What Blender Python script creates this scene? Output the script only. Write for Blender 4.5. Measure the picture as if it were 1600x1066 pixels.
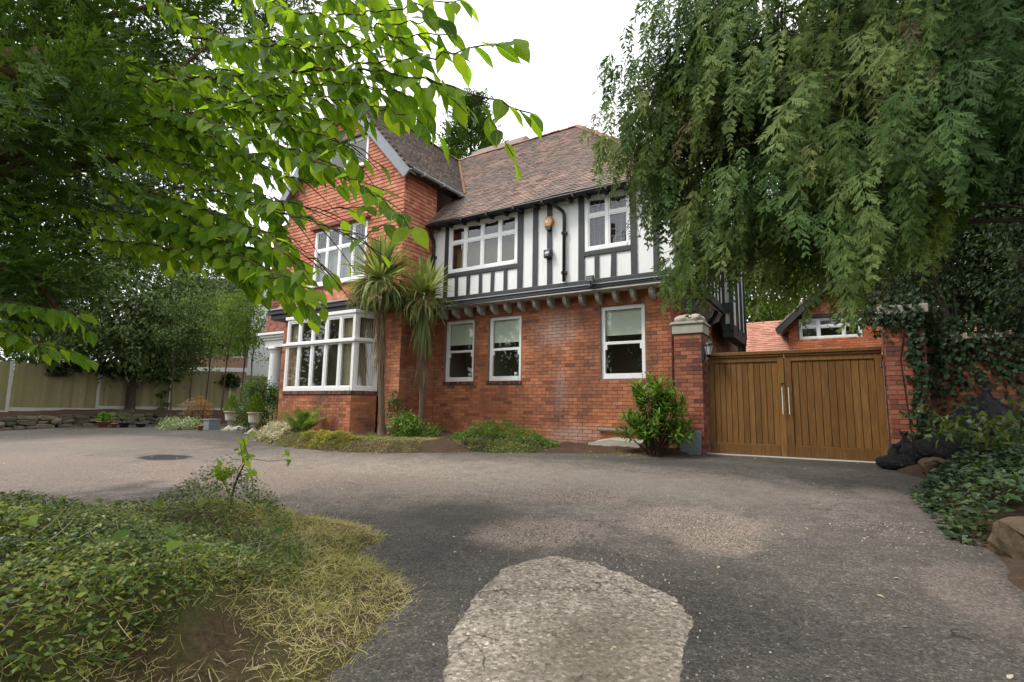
import bpy, math, random
import numpy as np
from mathutils import Matrix, Vector
random.seed(7)
rng = np.random.default_rng(11)
for o in list(bpy.data.objects):
    bpy.data.objects.remove(o)
SC = bpy.context.scene
COL = SC.collection
PI = math.pi

# ------------------------------------------------------------------ camera, sky, sun, exposure
EYE = 1.2
FPX = 820.0
R3 = np.array([[0.84993205, -0.05495801, -0.52401825],
               [0.52661645, 0.12078561, 0.84147843],
               [0.01704789, -0.99115612, 0.13160136]])      # camera axes (right, down, forward) in the world
cam = bpy.data.cameras.new('camera')
cam.sensor_width = 36.0
cam.lens = FPX * 36.0 / 1600.0
cam.clip_start = 0.05
cam.clip_end = 3000
camo = bpy.data.objects.new('camera', cam)
COL.objects.link(camo)
cm = Matrix.Identity(4)
for i in range(3):
    cm[i][0] = R3[i, 0]
    cm[i][1] = -R3[i, 1]
    cm[i][2] = -R3[i, 2]
cm[2][3] = EYE
camo.matrix_world = cm
SC.camera = camo

SUN_DIR = Vector((-0.50, -0.52, 0.95)).normalized()       # towards the sun
elev = math.asin(SUN_DIR.z)
azim = math.atan2(SUN_DIR.x, SUN_DIR.y)
W = bpy.data.worlds.new('World')
SC.world = W
W.use_nodes = True
wn = W.node_tree
for n in list(wn.nodes):
    wn.nodes.remove(n)
wo = wn.nodes.new('ShaderNodeOutputWorld')
bg = wn.nodes.new('ShaderNodeBackground')
sky = wn.nodes.new('ShaderNodeTexSky')
sky.sky_type = 'NISHITA'
sky.sun_disc = False
sky.sun_elevation = elev
sky.sun_rotation = azim
sky.air_density = 1.0
sky.dust_density = 4.0
tc = wn.nodes.new('ShaderNodeTexCoord')
mp = wn.nodes.new('ShaderNodeMapping')
mp.inputs['Scale'].default_value = (1.0, 1.0, 2.4)
cn = wn.nodes.new('ShaderNodeTexNoise')
cn.inputs['Scale'].default_value = 2.2
cn.inputs['Detail'].default_value = 5
cr = wn.nodes.new('ShaderNodeValToRGB')
cr.color_ramp.elements[0].position = 0.35
cr.color_ramp.elements[0].color = (9.0, 9.3, 9.7, 1)
cr.color_ramp.elements[1].position = 0.7
cr.color_ramp.elements[1].color = (11.5, 11.6, 11.6, 1)
mx = wn.nodes.new('ShaderNodeMix')
mx.data_type = 'RGBA'
mx.inputs[0].default_value = 0.88                          # overcast: the cloud deck hides most of the blue
wn.links.new(tc.outputs['Generated'], mp.inputs['Vector'])
wn.links.new(mp.outputs['Vector'], cn.inputs['Vector'])
wn.links.new(cn.outputs['Fac'], cr.inputs['Fac'])
wn.links.new(sky.outputs['Color'], mx.inputs[6])
wn.links.new(cr.outputs['Color'], mx.inputs[7])
wn.links.new(mx.outputs[2], bg.inputs['Color'])
bg.inputs['Strength'].default_value = 0.10
wn.links.new(bg.outputs['Background'], wo.inputs['Surface'])

sl = bpy.data.lights.new('sun', 'SUN')
sl.energy = 1.5
sl.angle = math.radians(14)
sl.color = (1.0, 0.96, 0.90)
so = bpy.data.objects.new('sun', sl)
COL.objects.link(so)
so.rotation_euler = (-SUN_DIR).to_track_quat('-Z', 'Y').to_euler()

SC.view_settings.view_transform = 'Standard'
SC.view_settings.look = 'None'
SC.view_settings.gamma = 1.0
SC.view_settings.use_curve_mapping = False
SC.view_settings.exposure = 1.12
SC.render.engine = 'CYCLES'
SC.cycles.max_bounces = 7
SC.cycles.diffuse_bounces = 4
SC.cycles.transparent_max_bounces = 8
SC.cycles.transmission_bounces = 4
SC.cycles.caustics_reflective = False
SC.cycles.caustics_refractive = False

# ------------------------------------------------------------------ helpers: geometry
def vec(*a):
    return np.array(a, float)

def ray(px, py):
    return R3 @ np.array([px - 800.0, py - 533.0, FPX])

def at(px, py, depth):
    """a point of the place seen at that bearing, at a measured depth in metres"""
    p = ray(px, py) * (depth / FPX)
    p[2] += EYE
    return p

def gz(x, y):
    """height of the ground: the drive climbs gently to the house"""
    x = np.asarray(x, float)
    y = np.asarray(y, float)
    return .05 * np.clip(y, -12, 9.6) + .005 * np.clip(x, -40, 0) * np.clip(-x / 4, 0, 1)

def inverse_of(p):
    return Matrix.Translation(p.location).inverted() if p.type == 'EMPTY' else Matrix.Identity(4)

def link(o, parent=None):
    COL.objects.link(o)
    if parent is not None:
        o.parent = parent
        if parent.type == 'EMPTY':
            o.matrix_parent_inverse = Matrix.Translation(-parent.location)
        else:
            o.matrix_parent_inverse = parent.matrix_basis.inverted()
    return o

def tag(o, label=None, cat=None, group=None, kind=None):
    if label: o['label'] = label
    if cat: o['category'] = cat
    if group: o['group'] = group
    if kind: o['kind'] = kind
    return o

def thing(name, label, cat, loc, group=None):
    o = bpy.data.objects.new(name, None)
    o.location = Vector([float(v) for v in loc])
    o.empty_display_size = .2
    COL.objects.link(o)
    return tag(o, label, cat, group)

def mesh_np(name, verts, faces, tint=None, smooth=False, luv=None):
    verts = np.asarray(verts, np.float32)
    faces = np.asarray(faces, np.int32)
    me = bpy.data.meshes.new(name)
    k = faces.shape[1]
    me.vertices.add(len(verts))
    me.vertices.foreach_set('co', verts.ravel())
    me.loops.add(faces.size)
    me.loops.foreach_set('vertex_index', faces.ravel())
    me.polygons.add(len(faces))
    me.polygons.foreach_set('loop_start', np.arange(0, faces.size, k, dtype=np.int32))
    me.polygons.foreach_set('use_smooth', np.full(len(faces), bool(smooth)))
    if tint is not None:
        a = me.attributes.new('tint', 'FLOAT', 'FACE')
        a.data.foreach_set('value', np.asarray(tint, np.float32))
    if luv is not None:
        a = me.attributes.new('luv', 'FLOAT_VECTOR', 'POINT')
        a.data.foreach_set('vector', np.asarray(luv, np.float32).ravel())
    me.update(calc_edges=True)
    return me

class MB:
    def __init__(s):
        s.V = []
        s.F = []
        s.S = []
    def add(s, vs, fs, smooth=False):
        b = len(s.V)
        s.V += [tuple(float(c) for c in v) for v in vs]
        s.F += [tuple(b + i for i in f) for f in fs]
        s.S += [smooth] * len(fs)
        return s
    def box(s, c, h, M=None):
        """centre, half sizes, optional 3x3 whose columns are the box axes"""
        c = np.asarray(c, float)
        M = np.eye(3) if M is None else np.asarray(M, float)
        vs = [c + M @ (np.array([x, y, z]) * h) for x in (-1, 1) for y in (-1, 1) for z in (-1, 1)]
        return s.add(vs, [(0, 1, 3, 2), (4, 6, 7, 5), (0, 4, 5, 1), (2, 3, 7, 6), (0, 2, 6, 4), (1, 5, 7, 3)])
    def tube(s, pts, rad, n=8, cap=True):
        pts = [np.asarray(p, float) for p in pts]
        if not hasattr(rad, '__len__'):
            rad = [rad] * len(pts)
        vs = []
        up = np.array([0.13, 0.21, 1.0])
        for i, p in enumerate(pts):
            d = pts[min(i + 1, len(pts) - 1)] - pts[max(i - 1, 0)]
            d = d / (np.linalg.norm(d) + 1e-9)
            a = np.cross(d, up)
            if np.linalg.norm(a) < .15:
                a = np.cross(d, [1, 0.2, 0])
            a /= np.linalg.norm(a)
            b = np.cross(d, a)
            for k in range(n):
                t = 2 * PI * k / n
                vs.append(p + rad[i] * (math.cos(t) * a + math.sin(t) * b))
        fs = []
        for i in range(len(pts) - 1):
            for k in range(n):
                fs.append((i * n + k, i * n + (k + 1) % n, (i + 1) * n + (k + 1) % n, (i + 1) * n + k))
        s.add(vs, fs, True)
        if cap:
            b = len(s.V) - len(vs)
            s.F += [tuple(b + k for k in range(n)), tuple(b + (len(pts) - 1) * n + k for k in range(n))]
            s.S += [False, False]
        return s
    def lathe(s, prof, c, n=20, M=None):
        c = np.asarray(c, float)
        vs = []
        for r, z in prof:
            for k in range(n):
                t = 2 * PI * k / n
                v = np.array([r * math.cos(t), r * math.sin(t), z])
                vs.append(c + (M @ v if M is not None else v))
        fs = [(i * n + k, i * n + (k + 1) % n, (i + 1) * n + (k + 1) % n, (i + 1) * n + k)
              for i in range(len(prof) - 1) for k in range(n)]
        return s.add(vs, fs, True)
    def prism(s, poly, a, b):
        """poly: list of 3-D points; a, b: offset vectors of the two end caps"""
        n = len(poly)
        P = [np.asarray(p, float) for p in poly]
        vs = [p + a for p in P] + [p + b for p in P]
        fs = [tuple(range(n)), tuple(range(2 * n - 1, n - 1, -1))]
        fs += [(i, (i + 1) % n, n + (i + 1) % n, n + i) for i in range(n)]
        return s.add(vs, fs)
    def build(s, name, mat, parent=None, bevel=0):
        me = bpy.data.meshes.new(name)
        me.from_pydata(s.V, [], s.F)
        me.polygons.foreach_set('use_smooth', s.S)
        me.update()
        o = bpy.data.objects.new(name, me)
        me.materials.append(mat)
        link(o, parent)
        if bevel:
            m = o.modifiers.new('bevel', 'BEVEL')
            m.width = bevel
            m.segments = 2
            m.limit_method = 'ANGLE'
        return o

def frames(d, n):
    """(N,3) axes and approximate normals -> (N,3,3) matrices with columns axis, side, normal"""
    d = d / (np.linalg.norm(d, axis=1, keepdims=True) + 1e-9)
    b = np.cross(n, d)
    bl = np.linalg.norm(b, axis=1, keepdims=True)
    b = np.where(bl < 1e-4, np.cross(np.array([.3, .9, .2]), d), b)
    b /= np.linalg.norm(b, axis=1, keepdims=True) + 1e-9
    return np.stack([d, b, np.cross(d, b)], axis=2)

def scatter(name, tpls, P, M, S, T, mat, parent=None, pick=None, smooth=False, kind=None, veins=False):
    """many small pieces as ONE mesh: templates (verts, quads), positions, 3x3 axes, scales, tints"""
    P = np.asarray(P, float)
    n = len(P)
    S = np.asarray(S, float)
    if S.ndim == 0: S = np.full(n, float(S))
    if S.ndim == 1: S = np.repeat(S[:, None], 3, 1)
    pick = rng.integers(0, len(tpls), n) if pick is None else pick
    VV, FF, TT, LU, base = [], [], [], [], 0
    for k, (tv, tf) in enumerate(tpls):
        ix = np.nonzero(pick == k)[0]
        if not len(ix): continue
        tv = np.asarray(tv, float)
        tf = np.asarray(tf, int)
        loc = tv[None] * S[ix][:, None, :]
        v = np.einsum('nij,nkj->nki', M[ix], loc) + P[ix][:, None, :]
        VV.append(v.reshape(-1, 3))
        f = tf[None] + (np.arange(len(ix)) * len(tv))[:, None, None] + base
        FF.append(f.reshape(-1, tf.shape[1]))
        TT.append(np.repeat(np.asarray(T)[ix], len(tf)))
        if veins: LU.append(np.tile(tv, (len(ix), 1)))
        base += len(ix) * len(tv)
    me = mesh_np(name, np.concatenate(VV), np.concatenate(FF), np.concatenate(TT), smooth, np.concatenate(LU) if veins else None)
    me.materials.append(mat)
    o = bpy.data.objects.new(name, me)
    link(o, parent)
    if kind: o['kind'] = kind
    return o

def leaf_t(L=1., Wd=.5, segs=4, fold=.18, droop=.15, base=.06, tip=.03, belly=.8, wave=0.):
    vs, fs = [], []
    for i in range(segs + 1):
        t = i / segs
        w = Wd * .5 * max(math.sin(PI * min(1, t ** belly)), 0)
        if i == 0: w = base * .5 * Wd
        if i == segs: w = tip * .5
        z = -droop * t * t * L
        e = fold * w + wave * math.sin(t * 9)
        vs += [(t * L, -w, z + e), (t * L, 0, z), (t * L, w, z + e)]
    for i in range(segs):
        a = i * 3
        fs += [(a, a + 1, a + 4, a + 3), (a + 1, a + 2, a + 5, a + 4)]
    return np.array(vs), np.array(fs)

def rnd_unit(n):
    v = rng.normal(size=(n, 3))
    return v / np.linalg.norm(v, axis=1, keepdims=True)

def sdist(poly, X, Y):
    """signed distance to a polygon, positive inside"""
    X = np.asarray(X, float); Y = np.asarray(Y, float)
    P = np.asarray(poly, float)
    best = np.full(X.shape, 1e9)
    ins = np.zeros(X.shape, bool)
    for i in range(len(P)):
        a, b = P[i], P[(i + 1) % len(P)]
        e = b - a
        t = np.clip(((X - a[0]) * e[0] + (Y - a[1]) * e[1]) / (e @ e), 0, 1)
        best = np.minimum(best, np.hypot(X - a[0] - t * e[0], Y - a[1] - t * e[1]))
        c = (a[1] > Y) != (b[1] > Y)
        with np.errstate(divide='ignore', invalid='ignore'):
            xi = (b[0] - a[0]) * (Y - a[1]) / (b[1] - a[1]) + a[0]
        ins ^= c & (X < xi)
    return np.where(ins, best, -best)

def sstep(a, b, x):
    t = np.clip((x - a) / (b - a), 0, 1)
    return t * t * (3 - 2 * t)

_ph = rng.uniform(0, 6.28, (3, 24))
_fr = rng.normal(size=(2, 24))
def wob(x, y, scale=1., seed=0):
    """cheap smooth noise, about -1..1"""
    r = 0
    for k in range(8):
        j = (k + seed * 8) % 24
        f = scale * (1 + .55 * k)
        r = r + np.sin(f * (_fr[0, j] * x + _fr[1, j] * y) + _ph[0, j]) / (1 + .5 * k)
    return r / 2.6

def sheet(name, xs, ys, hfun, mat, keep=None, parent=None):
    X, Y = np.meshgrid(xs, ys, indexing='ij')
    Z = hfun(X, Y)
    nx, ny = X.shape
    V = np.stack([X, Y, Z], -1).reshape(-1, 3)
    I = np.arange(nx * ny).reshape(nx, ny)
    F = np.stack([I[:-1, :-1], I[1:, :-1], I[1:, 1:], I[:-1, 1:]], -1).reshape(-1, 4)
    if keep is not None:
        k = keep(X, Y)
        kk = (k[:-1, :-1] | k[1:, :-1] | k[1:, 1:] | k[:-1, 1:]).reshape(-1)
        F = F[kk]
    u, inv = np.unique(F, return_inverse=True)
    me = mesh_np(name, V[u], inv.reshape(F.shape), None, True)
    me.materials.append(mat)
    o = bpy.data.objects.new(name, me)
    return link(o, parent)

# ------------------------------------------------------------------ helpers: materials
class G:
    def __init__(s, name):
        s.m = bpy.data.materials.new(name)
        s.m.use_nodes = True
        s.t = s.m.node_tree
        s.b = s.t.nodes['Principled BSDF']
        s.out = s.t.nodes['Material Output']
        s._p = None
    def n(s, typ):
        return s.t.nodes.new(typ)
    def l(s, a, b):
        s.t.links.new(a, b)
    def put(s, v, sock):
        if isinstance(v, bpy.types.NodeSocket): s.l(v, sock)
        else:
            if isinstance(v, (tuple, list)) and len(v) == 3 and len(sock.default_value) == 4: v = (*v, 1)
            sock.default_value = v
    @property
    def pos(s):
        if s._p is None: s._p = s.n('ShaderNodeNewGeometry').outputs['Position']
        return s._p
    def scaled(s, sc):
        m = s.n('ShaderNodeMapping')
        s.l(s.pos, m.inputs['Vector'])
        m.inputs['Scale'].default_value = sc
        return m.outputs['Vector']
    def noise(s, scale, detail=4, rough=.55, v=None, dist=0):
        n = s.n('ShaderNodeTexNoise')
        s.l(v or s.pos, n.inputs['Vector'])
        n.inputs['Scale'].default_value = scale
        n.inputs['Detail'].default_value = detail
        n.inputs['Roughness'].default_value = rough
        n.inputs['Distortion'].default_value = dist
        return n.outputs['Fac']
    def voro(s, scale, out='Distance', feature='F1', v=None):
        n = s.n('ShaderNodeTexVoronoi')
        n.feature = feature
        s.l(v or s.pos, n.inputs['Vector'])
        n.inputs['Scale'].default_value = scale
        return n.outputs[out]
    def ramp(s, f, stops, interp='LINEAR'):
        r = s.n('ShaderNodeValToRGB')
        s.put(f, r.inputs['Fac'])
        e = r.color_ramp.elements
        r.color_ramp.interpolation = interp
        while len(e) < len(stops): e.new(.5)
        for q, (p, c) in zip(e, stops):
            q.position = p
            q.color = (*c, 1) if len(c) == 3 else c
        return r.outputs['Color']
    def val(s, f, a, b, lo=0., hi=1.):
        n = s.n('ShaderNodeMapRange')
        s.put(f, n.inputs[0])
        for i, q in enumerate((a, b, lo, hi)): n.inputs[i + 1].default_value = q
        return n.outputs[0]
    def mix(s, f, a, b, mode='MIX'):
        n = s.n('ShaderNodeMix')
        n.data_type = 'RGBA'
        n.blend_type = mode
        s.put(f, n.inputs[0])
        s.put(a, n.inputs[6])
        s.put(b, n.inputs[7])
        return n.outputs[2]
    def math(s, op, a, b=0.):
        n = s.n('ShaderNodeMath')
        n.operation = op
        s.put(a, n.inputs[0])
        s.put(b, n.inputs[1])
        return n.outputs[0]
    def tint(s):
        a = s.n('ShaderNodeAttribute')
        a.attribute_name = 'tint'
        r = s.n('ShaderNodeObjectInfo')
        return s.math('FRACT', s.math('ADD', a.outputs['Fac'], r.outputs['Random']))
    def attr(s):
        a = s.n('ShaderNodeAttribute')
        a.attribute_name = 'tint'
        return a.outputs['Fac']
    def bump(s, h, strength=.5, dist=.01):
        n = s.n('ShaderNodeBump')
        n.inputs['Strength'].default_value = strength
        n.inputs['Distance'].default_value = dist
        s.put(h, n.inputs['Height'])
        s.l(n.outputs['Normal'], s.b.inputs['Normal'])
    def done(s, col, rough=.7, spec=.4, metal=0.):
        s.put(col, s.b.inputs['Base Color'])
        s.put(rough, s.b.inputs['Roughness'])
        s.b.inputs['Specular IOR Level'].default_value = spec
        s.b.inputs['Metallic'].default_value = metal
        return s.m

def m_plain(name, c1, c2, scale=6, rough=.6, bump=.2, bscale=None, spec=.4, metal=0., dist=.006):
    g = G(name)
    col = g.mix(g.noise(scale, 5), c1, c2)
    g.bump(g.noise(bscale or scale * 8, 4), bump, dist)
    return g.done(col, rough, spec, metal)

def m_leaf(name, cols, trans=.35, rough=.45, tcol=None, spec=.35, stains=True):
    g = G(name)
    spec *= .5
    rough = min(.8, rough + .1)
    n = len(cols)
    c = g.ramp(g.attr(), [(i / max(1, n - 1), q) for i, q in enumerate(cols)])
    if stains: c = g.mix(.35, c, g.ramp(g.noise(3.0, 2), [(.3, (.45, .45, .45)), (.7, (1.25, 1.2, 1.1))]), 'MULTIPLY')
    g.done(c, rough, spec)
    if trans:
        t = g.n('ShaderNodeBsdfTranslucent')
        g.l(g.mix(1., c, tcol or (1.5, 1.45, .6), 'MULTIPLY'), t.inputs['Color'])
        x = g.n('ShaderNodeMixShader')
        x.inputs[0].default_value = trans
        g.l(g.b.outputs[0], x.inputs[1])
        g.l(t.outputs[0], x.inputs[2])
        g.l(x.outputs[0], g.out.inputs['Surface'])
    return g.m

def m_brick(name, stops, dirty=.5, bloom=None, dmax=1.):
    g = G(name)
    c = g.ramp(g.tint(), stops)
    c = g.mix(.55, c, g.ramp(g.noise(26, 4, .7), [(.25, (.6, .58, .58)), (.75, (1.3, 1.28, 1.25))]), 'MULTIPLY')
    st = g.val(g.noise(1.1, 7, .66, g.scaled((1.6, 1.6, .7))), .45, .70, 0, dirty)
    c = g.mix(st, c, (.085, .050, .040))
    if bloom:
        w = None
        for (bx, by, bz, rx, rz, a) in bloom:
            q = g.n('ShaderNodeVectorMath')
            q.operation = 'SUBTRACT'
            g.l(g.pos, q.inputs[0]); q.inputs[1].default_value = (bx, by, bz)
            q2 = g.n('ShaderNodeVectorMath')
            q2.operation = 'MULTIPLY'
            g.l(q.outputs[0], q2.inputs[0]); q2.inputs[1].default_value = (1 / rx, .6, 1 / rz)
            q3 = g.n('ShaderNodeVectorMath')
            q3.operation = 'LENGTH'
            g.l(q2.outputs[0], q3.inputs[0])
            e = g.math('ADD', q3.outputs['Value'], g.math('MULTIPLY', g.math('SUBTRACT', g.noise(4.2, 8, .8), .5), 2.2))
            e = g.val(e, .95, .2, 0, a)
            w = e if w is None else g.math('MAXIMUM', w, e)
        c = g.mix(w, c, (.42, .36, .33))
    g.bump(g.noise(60, 4), .35, .004)
    return g.done(c, .85, .25)

WHITE = m_plain('white_paint', (.74, .74, .74), (.66, .66, .65), 5, .35, .08, 40, .45)
UPVC = m_plain('white_window_frame', (.78, .79, .80), (.70, .70, .70), 4, .3, .04, 30, .5)
BLACK = m_plain('black_timber_paint', (.022, .025, .028), (.04, .042, .045), 7, .5, .4, 30, .4)
PIPE = m_plain('black_pipe', (.012, .012, .013), (.022, .022, .023), 9, .4, .1)
LEAD = m_plain('lead_grey', (.22, .24, .26), (.34, .36, .38), 6, .6, .2)
BARGE = m_plain('weathered_grey_bargeboard', (.16, .18, .20), (.26, .28, .30), 9, .75, .4, 40)
STONE = m_plain('pale_stone', (.42, .39, .33), (.26, .245, .20), 7, .85, .5, 40)
CORBEL = m_plain('white_corbel', (.52, .50, .47), (.36, .35, .32), 9, .8, .4)
CONC = m_plain('concrete_post', (.44, .42, .38), (.31, .29, .25), 6, .9, .5, 50)
MORTAR = m_plain('mortar', (.27, .155, .105), (.14, .082, .058), 5, .95, .4)
DARKROOM = m_plain('room_shadow', (.30, .26, .21), (.20, .17, .14), 2, .9, 0)
STEEL = m_plain('brushed_steel', (.40, .38, .35), (.30, .29, .27), 9, .45, .05, metal=1.)
BRASS = m_plain('brass', (.6, .45, .15), (.5, .38, .12), 9, .35, .05, metal=1.)
TERRA = m_plain('terracotta', (.42, .16, .08), (.30, .11, .06), 8, .85, .3)
SLATEPOT = m_plain('dark_pot', (.03, .032, .036), (.05, .052, .056), 8, .6, .2)
ZINC = m_plain('grey_planter', (.20, .22, .23), (.13, .145, .15), 6, .6, .2)
BAG = None

BR = [(0, (.18, .074, .048)), (.12, (.30, .110, .057)), (.5, (.385, .142, .068)), (.85, (.435, .170, .083)), (1, (.48, .205, .11))]
BLOOM = [(-5.35, 10.46, 3.05, .70, .6, .5), (-5.25, 10.46, 1.75, .25, .8, .25), (-4.9, 10.46, .72, .9, .28, .4), (-8.7, 10.1, 1.9, .5, .5, .2)]
BRICK = m_brick('red_brick', BR, .80, BLOOM)
BRICK_DARK = m_brick('purple_brick', [(0, (.05, .03, .032)), (.5, (.11, .05, .045)), (1, (.22, .08, .055))], .5)
BRICK_WALL = m_brick('mossy_garden_brick', [(0, (.10, .045, .035)), (.5, (.27, .085, .05)), (1, (.38, .15, .09))], .6)
BRICK_G = m_brick('new_orange_brick', [(0, (.36, .11, .05)), (.5, (.50, .16, .07)), (1, (.56, .22, .11))], .1)
TILE = m_brick('red_hung_tile', [(0, (.30, .10, .060)), (.25, (.41, .145, .085)), (.7, (.48, .185, .11)), (1, (.52, .24, .16))], .25)
TILE_D = m_brick('brown_hung_tile', [(0, (.13, .05, .04)), (.5, (.20, .075, .055)), (1, (.28, .11, .08))], .4)
ROOF_G = m_brick('pink_new_roof_tile', [(0, (.34, .15, .10)), (.5, (.42, .20, .14)), (1, (.50, .26, .19))], .25)

def m_roof():
    g = G('weathered_clay_roof_tile')
    c = g.ramp(g.tint(), [(0, (.12, .088, .076)), (.35, (.21, .148, .125)), (.7, (.29, .195, .16)), (1, (.37, .24, .19))])
    st = g.noise(.55, 6, .65, g.scaled((1, .7, 1.3)))
    c = g.mix(g.val(st, .42, .62, 0, .6), c, (.15, .14, .13))
    li = g.val(g.noise(5, 6, .7), .58, .7, 0, .4)
    c = g.mix(li, c, (.28, .265, .22))
    g.bump(g.noise(50, 4), .4, .004)
    return g.done(c, .9, .2)
ROOFT = m_roof()

def m_roof_old():
    g = G('mossy_grey_roof_tile')
    c = g.ramp(g.tint(), [(0, (.085, .070, .062)), (.5, (.15, .12, .105)), (1, (.22, .17, .14))])
    li = g.val(g.noise(9, 6, .75), .52, .66, 0, .6)
    c = g.mix(li, c, (.20, .19, .15))
    g.bump(g.noise(50, 4), .5, .005)
    return g.done(c, .92, .2)
ROOFT2 = m_roof_old()

def m_plaster():
    g = G('white_render')
    c = g.mix(g.noise(2.5, 6), (.80, .80, .80), (.70, .71, .70))
    c = g.mix(g.val(g.noise(3.5, 6, .7, g.scaled((2.8, 1, .35))), .52, .75, 0, .5), c, (.50, .48, .42))
    c = g.mix(g.val(g.noise(14, 6, .75), .62, .74, 0, .35), c, (.40, .38, .34))
    g.bump(g.noise(55, 5), .5, .008)
    return g.done(c, .85, .25)
PLASTER = m_plaster()

def m_glass(name='window_glass', tint=(.90, .93, .91)):
    g = G(name)
    t = g.n('ShaderNodeBsdfTransparent'); t.inputs['Color'].default_value = (*tint, 1)
    q = g.n('ShaderNodeBsdfGlossy'); q.inputs['Roughness'].default_value = .015
    q.inputs['Color'].default_value = (.95, .97, 1, 1)
    f = g.n('ShaderNodeLayerWeight'); f.inputs['Blend'].default_value = .5
    k = g.math('MULTIPLY_ADD', g.math('POWER', f.outputs['Facing'], 4.), .9)
    k.node.inputs[2].default_value = .085
    x = g.n('ShaderNodeMixShader')
    g.l(k, x.inputs[0]); g.l(t.outputs[0], x.inputs[1]); g.l(q.outputs[0], x.inputs[2])
    g.l(x.outputs[0], g.out.inputs['Surface'])
    return g.m
GLASS = m_glass()

def m_wood(name, c1, c2, c3, sc=(14, 14, 1.0), rough=.55, green=0):
    g = G(name)
    w = g.noise(3.2, 6, .65, g.scaled(sc), .6)
    c = g.ramp(w, [(.25, c1), (.5, c2), (.75, c3)])
    r = g.n('ShaderNodeObjectInfo').outputs['Random']
    c = g.mix(1., c, g.ramp(r, [(0, (.78, .76, .74)), (1, (1.2, 1.18, 1.15))]), 'MULTIPLY')
    if green: c = g.mix(g.val(g.noise(1.2, 5, .6), .42, .7, 0, green), c, (.17, .17, .06))
    g.bump(w, .35, .004)
    return g.done(c, rough, .35)
GATEWOOD = m_wood('oiled_gate_wood', (.070, .033, .010), (.160, .078, .022), (.26, .132, .040), (16, 16, .8), .45)
FENCEWOOD = m_wood('weathered_fence_wood', (.135, .115, .062), (.20, .17, .095), (.27, .235, .14), (22, 22, 1.0), .85, .8)
BARK = m_plain('bark', (.085, .06, .045), (.035, .026, .02), 9, .95, 1., 22, .1, dist=.03)
BARKRED = m_plain('red_bark', (.15, .075, .05), (.05, .028, .02), 7, .95, 1., 26, .1, dist=.03)
TWIG = m_plain('twig', (.09, .06, .038), (.05, .034, .022), 20, .9, .4, 60, .1)
SOIL = m_plain('soil', (.10, .066, .045), (.045, .03, .021), 9, 1., 1., 30, .1, dist=.04)
BLINDM = m_plain('sage_roller_blind', (.62, .68, .57), (.58, .63, .53), 40, .9, .05)
CURTAIN = m_plain('cream_curtain', (.52, .46, .34), (.40, .35, .25), 5, .9, .1)
OLIVEBLIND = m_plain('olive_blind', (.18, .14, .06), (.13, .10, .045), 8, .9, .05)
SLATBLIND = m_plain('grey_green_slat', (.30, .33, .28), (.24, .27, .22), 5, .6, .05)
# ------------------------------------------------------------------ the setting: ground, drive, beds
CONCRETE_PATCH = [(-1.30, 1.2), (-1.45, 1.83), (-1.67, 2.14), (-1.88, 2.65), (-2.01, 3.15), (-1.83, 3.52), (-1.49, 3.54), (-1.13, 3.38), (-0.84, 3.19), (-0.67, 2.91), (-0.57, 2.36), (-.5, 1.2)]
ISLAND = [(-7.6, -4.), (-8.2, 1.7), (-7.31, 1.96), (-6.97, 2.37), (-6.37, 2.89), (-6.0, 3.35), (-5.04, 3.5), (-4.53, 3.46), (-3.52, 3.47), (-3.19, 3.3), (-2.97, 2.88), (-2.36, 2.68), (-2.08, 2.43), (-1.91, 2.0), (-1.76, 1.66), (-1.4, .6), (-1.6, -4.)]
MOUND = [(-7.0, -4.), (-7.0, 1.2), (-5.9, 1.7), (-5.4, 2.3), (-5.55, 3.0), (-4.9, 3.15), (-4.0, 2.85), (-3.0, 2.35), (-2.55, 1.85), (-2.3, 1.5), (-2.1, .8), (-2.3, -4.)]
BED = [(-13.2, 9.4), (-13.0, 8.6), (-12.52, 7.95), (-11.2, 7.6), (-10.2, 7.4), (-9.02, 7.3), (-7.53, 7.45), (-6.6, 7.95), (-5.6, 8.45), (-4.57, 8.85), (-3.6, 9.15), (-2.6, 9.35), (-2.2, 9.9), (-2.2, 11.2), (-13.2, 11.2)]
RBED = [(.62, -4), (.85, 3.6), (.80, 4.6), (.74, 5.3), (.70, 6.8), (.78, 8.6), (.55, 9.2), (.62, 10.8), (9, 10.8), (9, -4)]
LBANK = [(-24.9, -9), (-24.9, 4), (-25.2, 8), (-25.1, 13.5), (-24.5, 16), (-24.5, 30), (-40, 30), (-40, -9)]

def h_drive(x, y):
    return gz(x, y) + .006 * wob(x, y, 1.1) - .02 * np.exp(-(((x + 2.2) / .5) ** 2 + ((y - 4.0) / .45) ** 2)) - .025 * np.exp(-(((x + 1.25) / .5) ** 2 + ((y - 4.95) / .45) ** 2))
def h_isl(x, y):
    d = sdist(ISLAND, x, y) + .07 * wob(x, y, 3.) + .035 * wob(x, y, 9., 1)
    m = sdist(MOUND, x, y) + .06 * wob(x, y, 4., 1)
    return gz(x, y) - .05 + .10 * sstep(-.08, .25, d) + (.13 + .22 * sstep(2.1, 1.2, y)) * sstep(-.12, .30, m) + .04 * sstep(.2, 1., m) + .015 * wob(x, y, 6., 2) + .035 * wob(x, y, 2.6, 1) * sstep(.1, .5, m)
def h_bed(x, y):
    d = sdist(BED, x, y) + .09 * wob(x, y, 2.2) + .04 * wob(x, y, 8., 1)
    k = sstep(-4.6, -7.0, x)
    return gz(x, y) - .05 + (.12 + .15 * k) * sstep(-.08, .38, d) + .03 * wob(x, y, 7., 1)
def h_rbed(x, y):
    d = sdist(RBED, x, y) + .07 * wob(x, y, 2.5)
    return gz(x, y) - .05 + .12 * sstep(-.05, .3, d) + .55 * sstep(.2, 2.2, d) + .03 * wob(x, y, 6.)
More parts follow.
